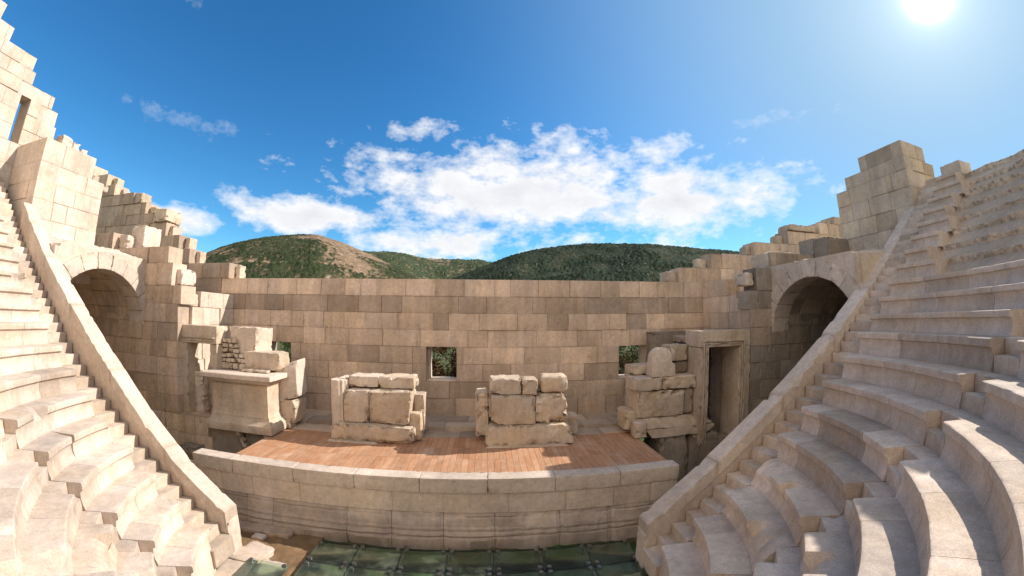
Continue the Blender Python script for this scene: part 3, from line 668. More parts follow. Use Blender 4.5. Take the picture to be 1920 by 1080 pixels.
# ------------------------------------------------------------------ stage back wall with three windows
sw = thing('stage_wall', 'long back wall of squared brown stone blocks with three small window openings', 'stone wall', (-.5, 9.55, 1.4))
ZW = [1.36, 1.86, 2.31, 2.77, 3.22, 3.66, 4.10, 4.54, 4.99]
def tone_wall(r, c, x):
    if c == 6: return (r.uniform(.0, .4), r.uniform(.2, .9), .1)
    if c in (0, 1): return (r.uniform(.2, .75), r.uniform(.3, 1), .1)
    if r.random() < .08: return (r.uniform(.1, .3), r.uniform(.5, 1), .05)
    return (r.uniform(.45, 1.0), r.random(), .02)
WIN = [(-6.26, -5.44, 2.31, 3.22), (-1.59, -.79, 2.31, 3.22), (3.58, 4.42, 2.31, 3.22)]
JW = [None, None,
      [-6.9, -6.26, -5.44, -4.9, -4.3, -3.45, -2.5, -1.95, -1.59, -.79, -.1, .62, 1.9, 2.6, 3.58, 4.42, 5.2],
      [-6.8, -6.26, -5.44, -5.15, -4.55, -3.75, -2.85, -1.95, -1.59, -.79, -.62, .14, .98, 1.94, 2.95, 3.58, 4.42, 5.0],
      [-6.95, -5.9, -5.05, -4.4, -3.7, -2.75, -1.75, -.5, 0.02, 1.3, 2.4, 3.1, 3.9, 4.9, 5.6],
      [-7.0, -6.1, -5.45, -5.05, -4.45, -3.85, -3.25, -2.35, -1.4, -1.0, -.2, .8, 1.6, 2.15, 2.65, 3.3, 3.8, 4.4, 4.98],
      [-7.0, -6.35, -5.7, -5.4, -4.35, -3.8, -3.45, -2.8, -2.25, -1.6, -.75, -.02, 1.2, 1.55, 2.6, 3.05, 3.85, 4.9, 5.1, 5.6],
      [-6.95, -6.25, -5.3, -4.55, -3.85, -3.4, -2.95, -2.15, -1.35, -.6, .2, .6, 1.35, 2.2, 3.05, 3.6, 4.2, 4.75, 5.6]]
wf = ashlar('wall_face', -7.9, 6.75, ZW, plane_map((0, 9.55, 0), (1, 0, 0), (0, -1, 0)), M_wall, sw, .62, res=.085, opens=WIN, joints=JW, seed=31, tonef=tone_wall, rough=.010, off=.014, gd=.010)
for i, (a, b, c, d) in enumerate(WIN):
    block('window_sill', (a + .002, b - .002, 9.66, 10.12, c - .05, c + .035), M_pale, wf, r=.01, seed=40 + i, tone=(.9, .1, 0))
    block('window_rebate', (a + .002, a + .075, 9.85, 10.12, c + .036, d - .002), M_pale, wf, r=.008, seed=45 + i, tone=(.8, .1, 0)) if i == 1 else None

# ruined walls stepping up behind and beside it
def tw2(r, c, x): return (r.uniform(.3, 1), r.random(), .03)
def tw3(r, c, x): return (r.uniform(.15, .8), r.random(), .05)
ruinL = thing('ruined_wall', 'tall broken wall stepping up to the left behind the sunlit vault', 'stone wall', (-11, 9.5, 0))
zl = [1.0, 2.2, 3.4, 4.30, 4.99, 5.45, 5.91, 6.36, 6.81, 7.16, 7.55, 7.96, 8.36, 8.83, 9.25]
ll = [-7.91, -7.91, -7.91, -7.91, -7.64, -9.28, -9.79, -10.49, -11.1, -11.65, -12.36, -13.52, -14.13, -15.1]
ashlar('wall_face', -16, -7.6, zl, plane_map((0, 9.55, 0), (1, 0, 0), (0, -1, 0)), M_wall, ruinL, .62, res=.13, limits={i: (-16, l) for i, l in enumerate(ll)}, seed=51, tonef=tw3, rough=.012, off=.02, bw=(.5, 1.1))
ruinR = thing('ruined_wall', 'broken wall stepping up to the right towards the shaded tower', 'stone wall', (9, 9.5, 0))
zr = [1.0, 2.2, 3.4, 4.30, 4.99, 5.42, 5.88, 6.32, 6.78, 7.2, 7.5]
lr = [6.76, 6.76, 6.76, 6.76, 5.50, 6.62, 8.35, 9.85, 11.5, 12.4]
ashlar('wall_face', 5.4, 14.5, zr, plane_map((0, 9.55, 0), (1, 0, 0), (0, -1, 0)), M_wall, ruinR, .62, res=.13, limits={i: (l, 14.5) for i, l in enumerate(lr)}, seed=52, tonef=tw2, rough=.012, off=.02, bw=(.45, 1.0))
# rough broken ends of the courses: single blocks set back in the wall's thickness
rb = random.Random(8)
for i, (x, z0, z1) in enumerate([(-7.64, 5.0, 5.44), (-9.28, 5.46, 5.89), (-9.79, 5.92, 6.33), (-10.49, 6.37, 6.76), (-11.1, 6.82, 7.12), (-11.65, 7.17, 7.5), (-12.36, 7.57, 7.9), (-13.52, 7.98, 8.3), (-14.13, 8.38, 8.8)]):
    w = rb.uniform(.12, .38); block('broken_block', (x + .004, x + w, 9.72 + rb.uniform(0, .12), 10.15, z0 + .002, z1 - rb.uniform(.01, .08)), M_base, ruinL, r=.05, amp=.04, chip=.10, seed=1200 + i, tone=(rb.uniform(.6, 1), rb.random(), 0))
for i, (x, z0, z1) in enumerate([(5.50, 5.0, 5.36), (6.62, 5.43, 5.8), (8.35, 5.89, 6.25), (9.85, 6.33, 6.68), (11.5, 6.79, 7.1), (12.4, 7.21, 7.4)]):
    w = rb.uniform(.15, .4); block('broken_block', (x - w, x - .004, 9.70 + rb.uniform(0, .1), 10.15, z0 + .002, z1 - rb.uniform(.01, .06)), M_base, ruinR, r=.05, amp=.03, chip=.08, seed=1220 + i, tone=(rb.uniform(.5, .9), rb.random(), 0))
def loose(x0, x1, y0, y1, z0, z1, label, mat=None, seed=1, r=.05, amp=.03, chip=.10, tone=None, name='loose_block', group=None, cat='stone block'):
    return tag(block(name, (x0, x1, y0, y1, z0, z1), mat or M_base, None, r=r, amp=amp, chip=chip, seg=.055, seed=seed, tone=tone), label, cat, group)
loose(-11.0, -10.42, 9.45, 10.2, 6.82, 7.25, 'jutting eroded block high on the broken left wall', seed=1241, amp=.06, chip=.2, tone=(.9, .3, 0))
loose(-12.5, -12.0, 9.6, 10.1, 7.58, 7.95, 'squat block left standing near the head of the broken left wall', seed=1242, tone=(.6, .5, .1))
loose(9.95, 11.25, 9.5, 10.1, 6.80, 7.02, 'flat top block on the broken right wall left of the tower', seed=1243, tone=(.5, .5, .1))

# side walls between the stage wall and the doorways
sl = thing('side_wall', 'sunlit side wall of pale blocks above the left doorway', 'stone wall', (-7.4, 8.5, 0))
ashlar('wall_face', 7.87, 9.53, [1.3, 1.86, 2.31, 2.77, 3.22, 3.66, 4.10, 4.50], plane_map((-7.41, 0, 0), (0, 1, 0), (1, 0, 0)), M_pale, sl, .5, res=.07, seed=61, tonef=lambda r, c, x: (r.uniform(.6, 1), r.random(), 0), limits={6: (8.15, 9.53)}, bw=(.5, .9), rough=.012, off=.02)
block('broken_block', (-7.85, -7.44, 7.75, 8.12, 4.10, 4.42), M_base, sl, r=.06, amp=.05, chip=.2, seed=1250, tone=(.8, .8, 0))
sr = thing('side_wall', 'shaded side wall of mixed blocks above the right doorway', 'stone wall', (6.3, 8.5, 0))
ashlar('wall_face', 7.80, 9.53, [1.3, 1.86, 2.31, 2.77, 3.22, 3.66, 4.09, 4.53, 4.97], plane_map((6.22, 0, 0), (0, 1, 0), (-1, 0, 0)), M_wall, sr, .5, res=.07, seed=62, tonef=tw2, limits={7: (8.42, 9.53)}, bw=(.35, .8), rough=.010, off=.02)
block('broken_block', (6.26, 6.6, 7.52, 7.79, 4.10, 4.46), M_base, sr, r=.06, amp=.05, chip=.15, seed=1251, tone=(.5, .8, .1))
block('broken_block', (6.30, 6.6, 7.50, 7.79, 3.5, 4.09), M_rubble, sr, r=.06, amp=.07, chip=.15, seed=1252, tone=(.6, .5, .1))

# passage walls north of the vaults
zn = [.0, .62, 1.05, 1.5, 1.95, 2.4, 2.85, 3.25, 3.70, 4.15, 4.60, 5.16, 5.57, 6.02]
nl = [-6.22, -6.5, -6.6, -7.51, -7.51, -7.51, -7.51, -7.51, -7.51, -7.42, -7.78, -7.97, -8.57]
pl = thing('passage_wall', 'brown block wall of the left passage, running under the vault to the doorway', 'stone wall', (-9, 7.5, 0))
ashlar('wall_face', -12.3, -6.2, zn, plane_map((0, 7.45, 0), (1, 0, 0), (0, -1, 0)), M_wall, pl, .5, res=.085, limits={i: (-12.3, l) for i, l in enumerate(nl)} | {12: (-12.3, -10.3)}, seed=71, tonef=tw2, rough=.014, off=.018, bw=(.45, 1.0))
nr = [4.82, 4.9, 6.26, 6.26, 6.26, 6.26, 6.26, 6.26, 6.26, 6.22, 6.48, 7.0, 8.62]
pr_ = thing('passage_wall', 'dark block wall of the right passage, running under the shaded vault', 'stone wall', (9, 7.5, 0))
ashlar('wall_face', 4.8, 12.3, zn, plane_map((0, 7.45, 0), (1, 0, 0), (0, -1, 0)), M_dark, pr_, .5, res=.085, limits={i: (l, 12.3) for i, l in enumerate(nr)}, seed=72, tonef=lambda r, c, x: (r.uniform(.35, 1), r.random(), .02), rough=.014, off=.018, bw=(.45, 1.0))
for i, (x0, x1, y0, y1, z0, z1) in enumerate([(-7.97, -7.80, 7.55, 7.95, 4.17, 4.58), (-7.96, -7.6, 7.62, 8.15, 4.62, 5.02), (-8.55, -8.28, 7.6, 8.0, 5.18, 5.50), (-10.29, -9.9, 7.65, 8.2, 5.6, 6.0)]):
    block('broken_block', (x0 + .03, x1, y0, y1, z0, z1), M_pale, pl, r=.05, amp=.04, chip=.14, seed=1260 + i, tone=(.85, .3, 0))
loose(-10.15, -9.58, 7.96, 8.6, 5.58, 6.3, 'upright pale block standing behind the stones above the left vault', M_pale, seed=1270, tone=(.9, .3, 0))
loose(8.62, 9.5, 6.9, 7.42, 5.3, 5.98, 'dark lichened block on the right vault against the tower', M_dark, seed=1272, r=.03, amp=.02, tone=(.3, .5, .1))
loose(6.98, 7.9, 7.52, 8.2, 5.18, 5.62, 'ochre block behind the crown of the right arch', M_base, seed=1273, tone=(.8, 1, 0), r=.04)
loose(6.20, 6.46, 7.5, 8.0, 4.72, 5.05, 'rounded ochre stone beside the pier of the right arch', M_base, seed=1274, amp=.06, r=.1, tone=(.8, 1, 0))

# ------------------------------------------------------------------ vaults over the passages
def vault(side, X, zs, word, seed, mf, mi):
    yc, rad = 6.20, 1.245; root = thing('vaulted_passage', f'{word} barrel vaulted passage with a dressed stone arch', 'vault', (X, yc, 0))
    P = lambda th, r, x: [x, yc + r * math.cos(th), zs + r * math.sin(th)]
    n = 11
    for i in range(n):
        a, b = PI * i / n + .003, PI * (i + 1) / n - .003
        xa, xb = (X, X + side * .55); off = .004 * (i % 3)
        x0, x1 = sorted((xa - side * off, xb)); wp = lambda W: np.stack([W[:, 0], yc + W[:, 2] * np.cos(W[:, 1] / rad), zs + W[:, 2] * np.sin(W[:, 1] / rad)], 1)
        block('voussoir', (x0, x1, a * rad, b * rad, rad, rad + .36), mf, root, r=.010, amp=.005, chip=.02, seg=.05, seed=seed + i, tone=(random.Random(seed + i).uniform(.5, .9), .3, 0), warp=wp)
    # spandrel: dressed blocks around the ring up to a level top
    zt = zs + rad + .40; V = []; F = []; M = 40; ro = rad + .362
    th = np.linspace(.0, PI, M); inner = np.array([(yc + ro * math.cos(q), zs + ro * math.sin(q)) for q in th]); outer = []
    for q in th:
        c, s = math.cos(q), math.sin(q); k = 9.
        if c > 1e-6: k = min(k, (7.445 - yc + .25) / c)
        if c < -1e-6: k = min(k, (yc - 4.98) / -c)
        if s > 1e-6: k = min(k, max(ro + .03, (zt + .0 - zs) / s))
        k = max(k, ro + .003); outer.append((yc + k * c, zs + k * s))
    outer = np.array(outer); K = 5
    for xx in (X + side * .03, X + side * .5):
        for i in range(M):
            for k in range(K): p = inner[i] + (outer[i] - inner[i]) * k / (K - 1); V.append((xx, p[0], p[1]))
    h = M * K; F1 = grid_faces(M, K); F = F1.tolist() + (F1[:, ::-1] + h).tolist()
    for i in range(M - 1): F.append([i * K + K - 1, (i + 1) * K + K - 1, h + (i + 1) * K + K - 1, h + i * K + K - 1])
    V = np.array(V); t = np.zeros((len(V), 3)); t[:] = (.6, .4, .0); V[:, 0] += (fbm(V * 3, seed, 4) - .5) * .03 * (np.arange(len(V)) < h)
    mk('spandrel', V, F, mf, root, t)
    # the barrel, seen from below
    LV = PI * rad; ze = [LV * i / 9 for i in range(10)]
    def bm(u, v, d):
        q = v / rad; r = rad + .02 - d
        return np.stack([u, yc + r * np.cos(q), zs + r * np.sin(q)], -1)
    lo, hi = sorted((X + side * .56, X + side * 3.4))
    ashlar('barrel', lo, hi, ze, bm, mi, root, .22, res=.09, seed=seed + 3, tonef=tw2, bw=(.6, 1.1), rough=.012, off=.014)
    lo, hi = sorted((X + side * .5, X + side * 3.4))
    ashlar('south_wall', lo, hi, [0, .6, 1.2, 1.8, 2.4, 3.0, zs], plane_map((0, 4.99, 0), (1, 0, 0), (0, 1, 0)), mi, root, .2, res=.12, seed=seed + 4, tonef=tw2)
    ashlar('end_wall', 4.95, 7.45, [0, .6, 1.2, 1.8, 2.4, 3.0, 3.6, 4.2, 4.9], plane_map((X + side * 3.3, 0, 0), (0, 1, 0), (-side, 0, 0)), mi, root, .3, res=.12, seed=seed + 5, tonef=tw2)
    # rubble fill on top, rising to the tower
    U = np.linspace(0, 1, 60); W = np.linspace(4.93, 7.46, 90); X1 = X + side * 1.55; A, B = np.meshgrid(U, W, indexing='ij'); A = A.ravel(); B = B.ravel()
    d1, d2, v = cells(np.stack([A * 1.5, B], 1) / .15, seed); st = np.sqrt(np.maximum(0, .3 - d1 ** 2)) * (v > .45)
    fl_ = 1.5 if side < 0 else 2.62; px = X + side * (.04 + A * fl_); zz = zs + rad + .37 + A * .34 + st * .05 + (fbm(np.stack([A * 4, B * 3, 0 * A], 1), seed) - .5) * .12 - .06 * sm(5.6, 5.05, B)
    V = np.stack([px, B, zz], 1); t = np.zeros((len(V), 3)); t[:, 0] = np.where(st > .1, .3 + .6 * v, .8); t[:, 1] = v * .6; t[:, 2] = .2 * (d2 - d1 < .1) * (st > 0)
    nb = len(V); Vb = V.copy(); rim = [i * 90 for i in range(60)] + [59 * 90 + j for j in range(1, 90)] + [i * 90 + 89 for i in range(58, -1, -1)] + [j for j in range(88, 0, -1)]; Fr = np.array([[a_, b_, b_ + nb, a_ + nb] for a_, b_ in zip(rim, rim[1:] + rim[:1])]); Vb[:, 2] = np.minimum(zs + np.sqrt(np.maximum(.0, (rad + .26) ** 2 - (B - yc) ** 2)), V[:, 2] - .03); F1 = grid_faces(60, 90); mk('rubble_fill', np.concatenate([V, Vb]), np.concatenate([F1, F1[:, ::-1] + nb, Fr]), M_pale if side < 0 else M_rubble, root, np.concatenate([t, t]))
    return root
vault(-1, -8.74, 3.60, 'sunlit left', 1300, M_pale, M_wall)
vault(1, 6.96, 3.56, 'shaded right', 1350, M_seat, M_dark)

# ------------------------------------------------------------------ towers and the high left wall
def tower(side, X, ytop, zs, xl, word, mat, seed, tf, limy=None, limx=None):
    root = thing('wall_tower', f'{word}', 'stone tower', (X, 5.5, 4))
    n = len(zs) - 1
    ashlar('inner_face', 4.905, ytop, zs, plane_map((X, 0, 0), (0, 1, 0), (-side, 0, 0)), mat, root, .34, res=.075, seed=seed, tonef=tf, limits=limy, bw=(.35, .85), rough=.010, off=.012)
    lo, hi = sorted((X + side * .345, xl))
    ashlar('front_face', lo, hi, zs, plane_map((0, 4.905, 0), (1, 0, 0), (0, -1, 0)), mat, root, .34, res=.075, seed=seed + 1, tonef=tf, limits=limx, bw=(.35, .8), rough=.010, off=.012)
    lo, hi = sorted((X + side * .35, xl)); block('core', (lo, hi, 5.25, ytop - .02, zs[0], zs[-3] - .03), M_rubble, root, r=.1, amp=.05, seg=.15, seed=seed + 2, tone=(.7, .3, 0))
tower(-1, -10.05, 6.72, [4.55, 5.02, 5.45, 5.86, 6.29, 6.70, 7.13, 7.68], -11.48, 'tall pale corner tower above the sunlit left vault', M_pale, 1400, lambda r, c, x: (r.uniform(.6, 1), r.random() ** 1.3, 0), limy={6: (4.905, 6.35)})
tower(1, 9.50, 7.10, [4.55, 5.02, 5.45, 5.95, 6.40, 6.85, 7.28, 7.62, 8.0], 11.25, 'tall shaded corner tower at the head of the right parapet', M_base, 1420, lambda r, c, x: (r.uniform(.45, 1) if r.random() > .15 else .1, r.random(), .03), limy={6: (4.905, 6.75), 7: (4.905, 6.2)}, limx={7: (9.5, 10.6), 6: (9.5, 11.0)})
hw = thing('high_wall', 'high sunlit outer wall at upper left with a tall narrow window slit', 'stone wall', (-11.5, 3.5, 7))
zh = [6.6, 7.2, 7.74, 8.13, 8.53, 8.93, 9.28, 9.62, 9.98, 10.35, 10.75]
ashlar('wall_face', -.5, 6.0, zh, plane_map((-11.5, 0, 0), (0, 1, 0), (1, 0, 0)), M_pale, hw, .55, res=.085, opens=[(4.62, 4.89, 7.74, 8.93)], seed=81, tonef=lambda r, c, x: (r.uniform(.6, 1), r.random() ** 1.4, 0), bw=(.4, .9), rough=.012, off=.012,
       limits={2: (-.5, 5.9), 3: (-.5, 5.78), 4: (-.5, 5.72), 5: (-.5, 5.5), 6: (-.5, 4.78), 7: (-.5, 4.66), 8: (-.5, 3.82), 9: (-.5, 3.40)}, joints=[None, None, [1, 1.8, 2.6, 3.3, 4.1, 4.62, 4.89, 5.4], [.6, 1.5, 2.4, 3.1, 3.9, 4.62, 4.89, 5.3], [.9, 1.9, 2.9, 3.5, 4.2, 4.62, 4.89, 5.2], None, None, None, None, None])
for i, (y0, y1, z0, z1) in enumerate([(6.02, 6.36, 7.6, 8.45), (6.38, 6.62, 7.6, 8.38), (6.66, 6.9, 7.5, 8.3)]):
    loose(-11.95, -11.45, y0, y1, z0, z1, f'weathered upright stone behind the left tower top, {["beside the high wall", "in the middle", "nearest the hills"][i]}', M_pale, seed=1450 + i, amp=.05, chip=.18, tone=(.9, .2, 0), group='stones behind the left tower')
for i, (x, y, z, s) in enumerate([(-10.6, 6.55, 7.14, .24), (-10.5, 6.85, 7.0, .2)]):
    loose(x, x + s, y, y + s * 1.1, z, z + s, ['small round stone on the back edge of the left tower', 'lower small stone behind the left tower edge'][i], M_base, seed=1460 + i, r=.09, amp=.05, tone=(.7, .6, 0))

# ------------------------------------------------------------------ doorways
def doorway(word, x0, x1, y0, y1, ox0, ox1, zt, zo, zb, mat, seed, side):
    root = thing('doorway', word, 'stone doorway', (x0, y0, zb))
    li = block('lintel', (x0, x1, y0, y1, zo, zt), mat, root, r=.012, amp=.006, chip=.03, seed=seed, tone=(.7, .4, 0))
    j0 = block('jamb', (x0 + .003, ox0, y0 + .01, y1 - .01, zb, zo - .004), mat, root, r=.012, amp=.008, chip=.04, seed=seed + 1, tone=(.6, .5, .05))
    j1 = block('jamb', (ox1, x1 - .003, y0 + .01, y1 - .01, zb, zo - .004), mat, root, r=.012, amp=.008, chip=.04, seed=seed + 2, tone=(.75, .4, 0))
    # stepped moulding round the opening
    for i, (g, pr) in enumerate(((.16, .035), (.10, .022), (.05, .012))):
        w = .045
        block('moulding', (ox0 - g, ox1 + g, y0 - pr, y0 + .005, zo + g - w, zo + g), mat, li, r=.012, amp=.004, chip=.02, seed=seed + 5 + i, tone=(.55, .6, .1))
        if side > 0: block('moulding', (ox0 - g, ox0 - g + w, y0 - pr, y0 + .012, zb + .05, zo + g - w - .003), mat, j0, r=.012, amp=.006, chip=.03, seed=seed + 8 + i, tone=(.6, .5, .05))
        if side > 0: block('moulding', (ox1 + g - w, ox1 + g, y0 - pr, y0 + .012, zb + .05, zo + g - w - .003), mat, j1, r=.012, amp=.006, chip=.03, seed=seed + 11 + i, tone=(.6, .5, .05))
    return root
doorway('pale doorway with a heavy lintel beside the sunlit left pedestal', -7.68, -6.40, 7.62, 8.05, -7.33, -6.62, 3.66, 3.23, 1.24, M_base, 1500, -1)
doorway('shaded doorway with a moulded frame right of the stage', 4.82, 6.25, 7.45, 8.17, 5.03, 5.92, 3.66, 3.28, .95, M_base, 1520, 1)
loose(-7.14, -6.6, 7.95, 8.6, .9, 1.32, 'rough threshold block inside the left doorway', M_base, seed=1540)
loose(-7.40, -7.05, 7.87, 8.4, 1.34, 2.5, 'eroded sunlit stone leaning inside the left doorway', M_pale, seed=1541, amp=.09, chip=.25, tone=(.9, .3, 0))
loose(-7.3, -6.75, 7.12, 7.44, .3, .85, 'rough stone low under the left doorway', M_dark, seed=1542, amp=.06, chip=.2)
loose(5.98, 6.21, 8.19, 8.8, -.05, 3.25, 'brown upright block filling the right side of the shaded doorway', M_wall, seed=1543, tone=(.35, .6, 0), name='upright_block')
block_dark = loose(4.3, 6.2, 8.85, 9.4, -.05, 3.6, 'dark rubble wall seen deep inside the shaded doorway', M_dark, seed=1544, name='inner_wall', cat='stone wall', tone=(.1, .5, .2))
loose(4.86, 6.2, 8.18, 9.5, 3.34, 3.50, 'unseen slab added over the passage to darken the shaded doorway', M_dark, seed=1547, name='shade_slab', cat='stone slab')  # unseen slab, added to keep sky light out of the doorway
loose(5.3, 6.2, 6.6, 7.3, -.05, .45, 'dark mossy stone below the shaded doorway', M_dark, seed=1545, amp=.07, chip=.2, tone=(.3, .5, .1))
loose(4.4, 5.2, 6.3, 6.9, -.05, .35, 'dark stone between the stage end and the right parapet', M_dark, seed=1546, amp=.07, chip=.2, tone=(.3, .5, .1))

# ------------------------------------------------------------------ pedestals on the stage
p1 = thing('pedestal', 'tall sunlit pedestal with cornice and moulded foot at the left of the stage', 'stone pedestal', (-5.8, 8, 1.3))
x0, x1, y0, y1 = -6.38, -4.86, 7.45, 8.30
def ex(z, o): return (z, x0 - o, x1 + o, y0 - o, y1 + o * .6)
loft('cornice', [ex(2.40, .0), ex(2.42, .02), ex(2.45, .05), ex(2.47, .05), ex(2.475, .085), ex(2.50, .085), ex(2.505, .13), ex(2.52, .17), ex(2.53, .20), ex(2.62, .20), ex(2.635, .185)], M_new, p1, amp=.012, seed=1601, seg=.08, tone=(.75, .5, 0), chip=.01)
loft('die', [ex(1.66, .03), ex(1.70, .01), ex(1.75, .0), ex(2.3, .0), ex(2.37, .0), ex(2.398, .025)], M_base, p1, amp=.012, seed=1602, seg=.07, tone=(.8, .4, 0))
loft('base_moulding', [ex(1.33, .16), ex(1.44, .165), ex(1.50, .15), ex(1.56, .09), ex(1.60, .055), ex(1.655, .035)], M_base, p1, amp=.022, seed=1603, seg=.07, tone=(.7, .5, .05), chip=.02)
block('foundation', (-6.74, -5.62, 7.50, 8.4, .05, 1.325), M_dark, p1, r=.08, amp=.06, chip=.15, seg=.06, seed=1604, tone=(.7, .5, .0), freq=5)
block('foundation', (-5.60, -4.86, 7.53, 8.4, .3, 1.325), M_dark, p1, r=.08, amp=.05, chip=.12, seg=.06, seed=1605, tone=(.55, .5, .0), freq=5)
for i, (x, z) in enumerate([(-5.75, 1.2), (-5.68, 1.02), (-5.6, .9), (-5.0, 1.2)]): loose(x, x + .12, 7.40, 7.54, z, z + .13, ['topmost crumbling stone lodged on the dark pedestal foot', 'middle crumbling stone lodged on the dark pedestal foot', 'lowest crumbling stone lodged on the dark pedestal foot', 'single crumbling stone under the right corner of the tall pedestal'][i], M_base, seed=1610 + i, r=.04, amp=.04, tone=(.9, .4, 0), name='small_stone', cat='stone')
# broken wall core with small masonry standing on it
rbk = thing('broken_block', 'broken masonry core with small courses, standing upright on the tall pedestal', 'stone block', (-5.9, 8, 2.64))
bc = block('core', [(-6.05, 7.95, 2.66), (-5.55, 7.95, 2.66), (-6.05, 8.6, 2.64), (-5.42, 8.6, 2.64), (-6.30, 7.95, 3.66), (-5.42, 7.88, 3.66), (-6.30, 8.6, 3.64), (-5.42, 8.6, 3.64)], M_pale, rbk, r=.04, amp=.05, chip=.2, seg=.05, seed=1620, tone=(.85, .8, 0), freq=5)
rr = random.Random(3)
for row in range(6):
    z = 2.65 + row * .115 + (.05 if row else 0); h = .15 if row == 0 else .10; xx = -6.46 + row * .012
    lim = -5.74 - row * .055
    while xx < lim:
        w = rr.uniform(.09, .2) * (1.4 if row == 0 else 1); block('small_course_stone', (xx, xx + w - .012, 7.80 + rr.uniform(0, .03), 8.1, z, z + h - .008), M_base, bc, r=.035, amp=.05, chip=.12, seg=.05, seed=1630 + int(xx * 91) + row, tone=(rr.uniform(.5, 1), rr.uniform(.3, 1), 0)); xx += w
loose(-5.76, -4.78, 7.85, 8.4, 2.68, 3.10, 'long rough block lying on top of the tall pedestal', M_base, seed=1660, amp=.03, chip=.12, tone=(.8, .4, 0))
loose(-5.7, -5.0, 7.66, 7.84, 2.645, 2.70, 'crumbled mortar strip along the front of the pedestal top', M_base, seed=1661, r=.02, amp=.02, chip=.06, tone=(.95, .4, 0), name='mortar_bed')

def fluted(name, cx, cy, rad, z0, z1, mat, parent, seed, nfl=20, a0=0, a1=2 * PI, tilt=0, plain=0):
    n = nfl * 8; a = np.linspace(a0, a1, n); Z = np.concatenate([[z0], np.linspace(z0 + .02, z1 - .02, max(3, int((z1 - z0) / .06))), [z1]]); V = []
    for z in Z:
        f = np.abs(np.sin(a * nfl / 2)) if z > z0 + plain else np.ones(n); r = rad * (.90 + .10 * (1 - np.maximum(0, f) ** .6)) if z > z0 + plain else rad * np.ones(n)
        e = fbm(np.stack([np.cos(a) * 2, np.sin(a) * 2, 0 * a + z * 2], 1), seed, 4) - .5
        V.append(np.stack([cx + r * np.cos(a) + e * .02, cy + r * np.sin(a), 0 * a + z + tilt * np.cos(a) * (z == z1) + (e * .10 if z == z1 else 0)], 1))
    V = np.concatenate(V); m = len(Z); F = []
    closed = abs(a1 - a0 - 2 * PI) < 1e-6
    for k in range(m - 1):
        for i in range(n - 1): F.append([k * n + i, k * n + i + 1, (k + 1) * n + i + 1, (k + 1) * n + i])
        if not closed: F.append([k * n + n - 1, k * n, (k + 1) * n, (k + 1) * n + n - 1])
    F.append(list(range(n))[::-1]); F.append([(m - 1) * n + i for i in range(n)])
    t = np.zeros((len(V), 3)); t[:] = (.8, .3, 0); return mk(name, V, F, mat, parent, t, False)
fl = thing('column_fragment', 'broken fluted half column standing beside the tall pedestal', 'column', (-4.75, 8.2, 1.42))
sh = block('shaft', [(-4.82, 8.02, 1.96), (-4.42, 8.05, 2.06), (-4.92, 8.62, 1.96), (-4.46, 8.62, 2.06), (-4.94, 8.0, 2.66), (-4.46, 8.05, 2.92), (-4.94, 8.62, 2.80), (-4.50, 8.62, 2.94)], M_new, fl, r=.05, amp=.012, chip=.06, seg=.05, seed=1670, tone=(.9, .2, 0))
fluted('flutes', -4.92, 8.16, .20, 1.96, 2.72, M_new, sh, 1671, nfl=12)
block('foot', [(-5.08, 8.02, 1.42), (-4.52, 8.02, 1.42), (-5.08, 8.6, 1.42), (-4.52, 8.6, 1.42), (-5.08, 7.98, 1.955), (-4.44, 8.0, 2.0), (-5.05, 8.6, 1.955), (-4.46, 8.6, 2.0)], M_base, fl, r=.05, amp=.02, chip=.10, seg=.05, seed=1672, tone=(.8, .5, 0))
loose(-4.86, -4.6, 7.95, 8.25, 1.32, 1.52, 'low shaded stone at the foot of the fluted fragment', seed=1673)

p2 = thing('pedestal', 'broken pedestal of rough blocks with a fluted edge, left of the middle window', 'stone pedestal', (-2.4, 7.9, 1.3))
block('foot', (-3.36, -1.52, 7.47, 8.35, 1.30, 1.69), M_base, p2, r=.06, amp=.03, chip=.16, seg=.055, seed=1701, tone=(.75, .5, 0), thr=.5)
block('upper_block', [(-3.10, 7.60, 1.695), (-2.54, 7.60, 1.695), (-3.10, 8.35, 1.695), (-2.54, 8.35, 1.695), (-3.08, 7.58, 2.40), (-2.50, 7.58, 2.41), (-3.08, 8.35, 2.41), (-2.50, 8.35, 2.41)], M_base, p2, cuts=4, r=.07, amp=.03, chip=.14, seg=.05, seed=1702, tone=(.8, .7, 0), thr=.5)
block('upper_block', [(-2.555, 7.58, 1.695), (-1.66, 7.60, 1.695), (-2.555, 8.35, 1.695), (-1.66, 8.35, 1.695), (-2.50, 7.56, 2.42), (-1.58, 7.56, 2.43), (-2.5, 8.35, 2.43), (-1.58, 8.35, 2.43)], M_base, p2, r=.06, amp=.035, chip=.16, seg=.05, seed=1703, tone=(.7, .4, 0), thr=.5)
loft('foot_flake', [(1.302, -3.42, -2.3, 7.40, 7.5), (1.335, -3.40, -2.35, 7.41, 7.5)], M_base, p2, amp=.03, seed=1704, tone=(.9, .3, 0))
fluted('fluted_edge', -3.24, 7.80, .20, 1.42, 2.60, M_new, p2, 1705, nfl=14)
block('fluted_core', (-3.30, -3.10, 7.84, 8.3, 1.40, 2.62), M_new, p2, r=.03, amp=.012, chip=.06, seg=.06, seed=1706, tone=(.85, .4, 0))
loose(-3.06, -2.36, 7.82, 8.38, 2.43, 2.68, 'flat slab on the broken left middle pedestal, its left half', M_pale, seed=1710, r=.03, amp=.015, tone=(.8, .3, 0))
loose(-2.35, -1.56, 7.80, 8.38, 2.435, 2.69, 'flat slab with an eroded hole on the left middle pedestal, its right half', M_base, seed=1711, r=.04, amp=.025, chip=.22, tone=(.85, .6, 0))
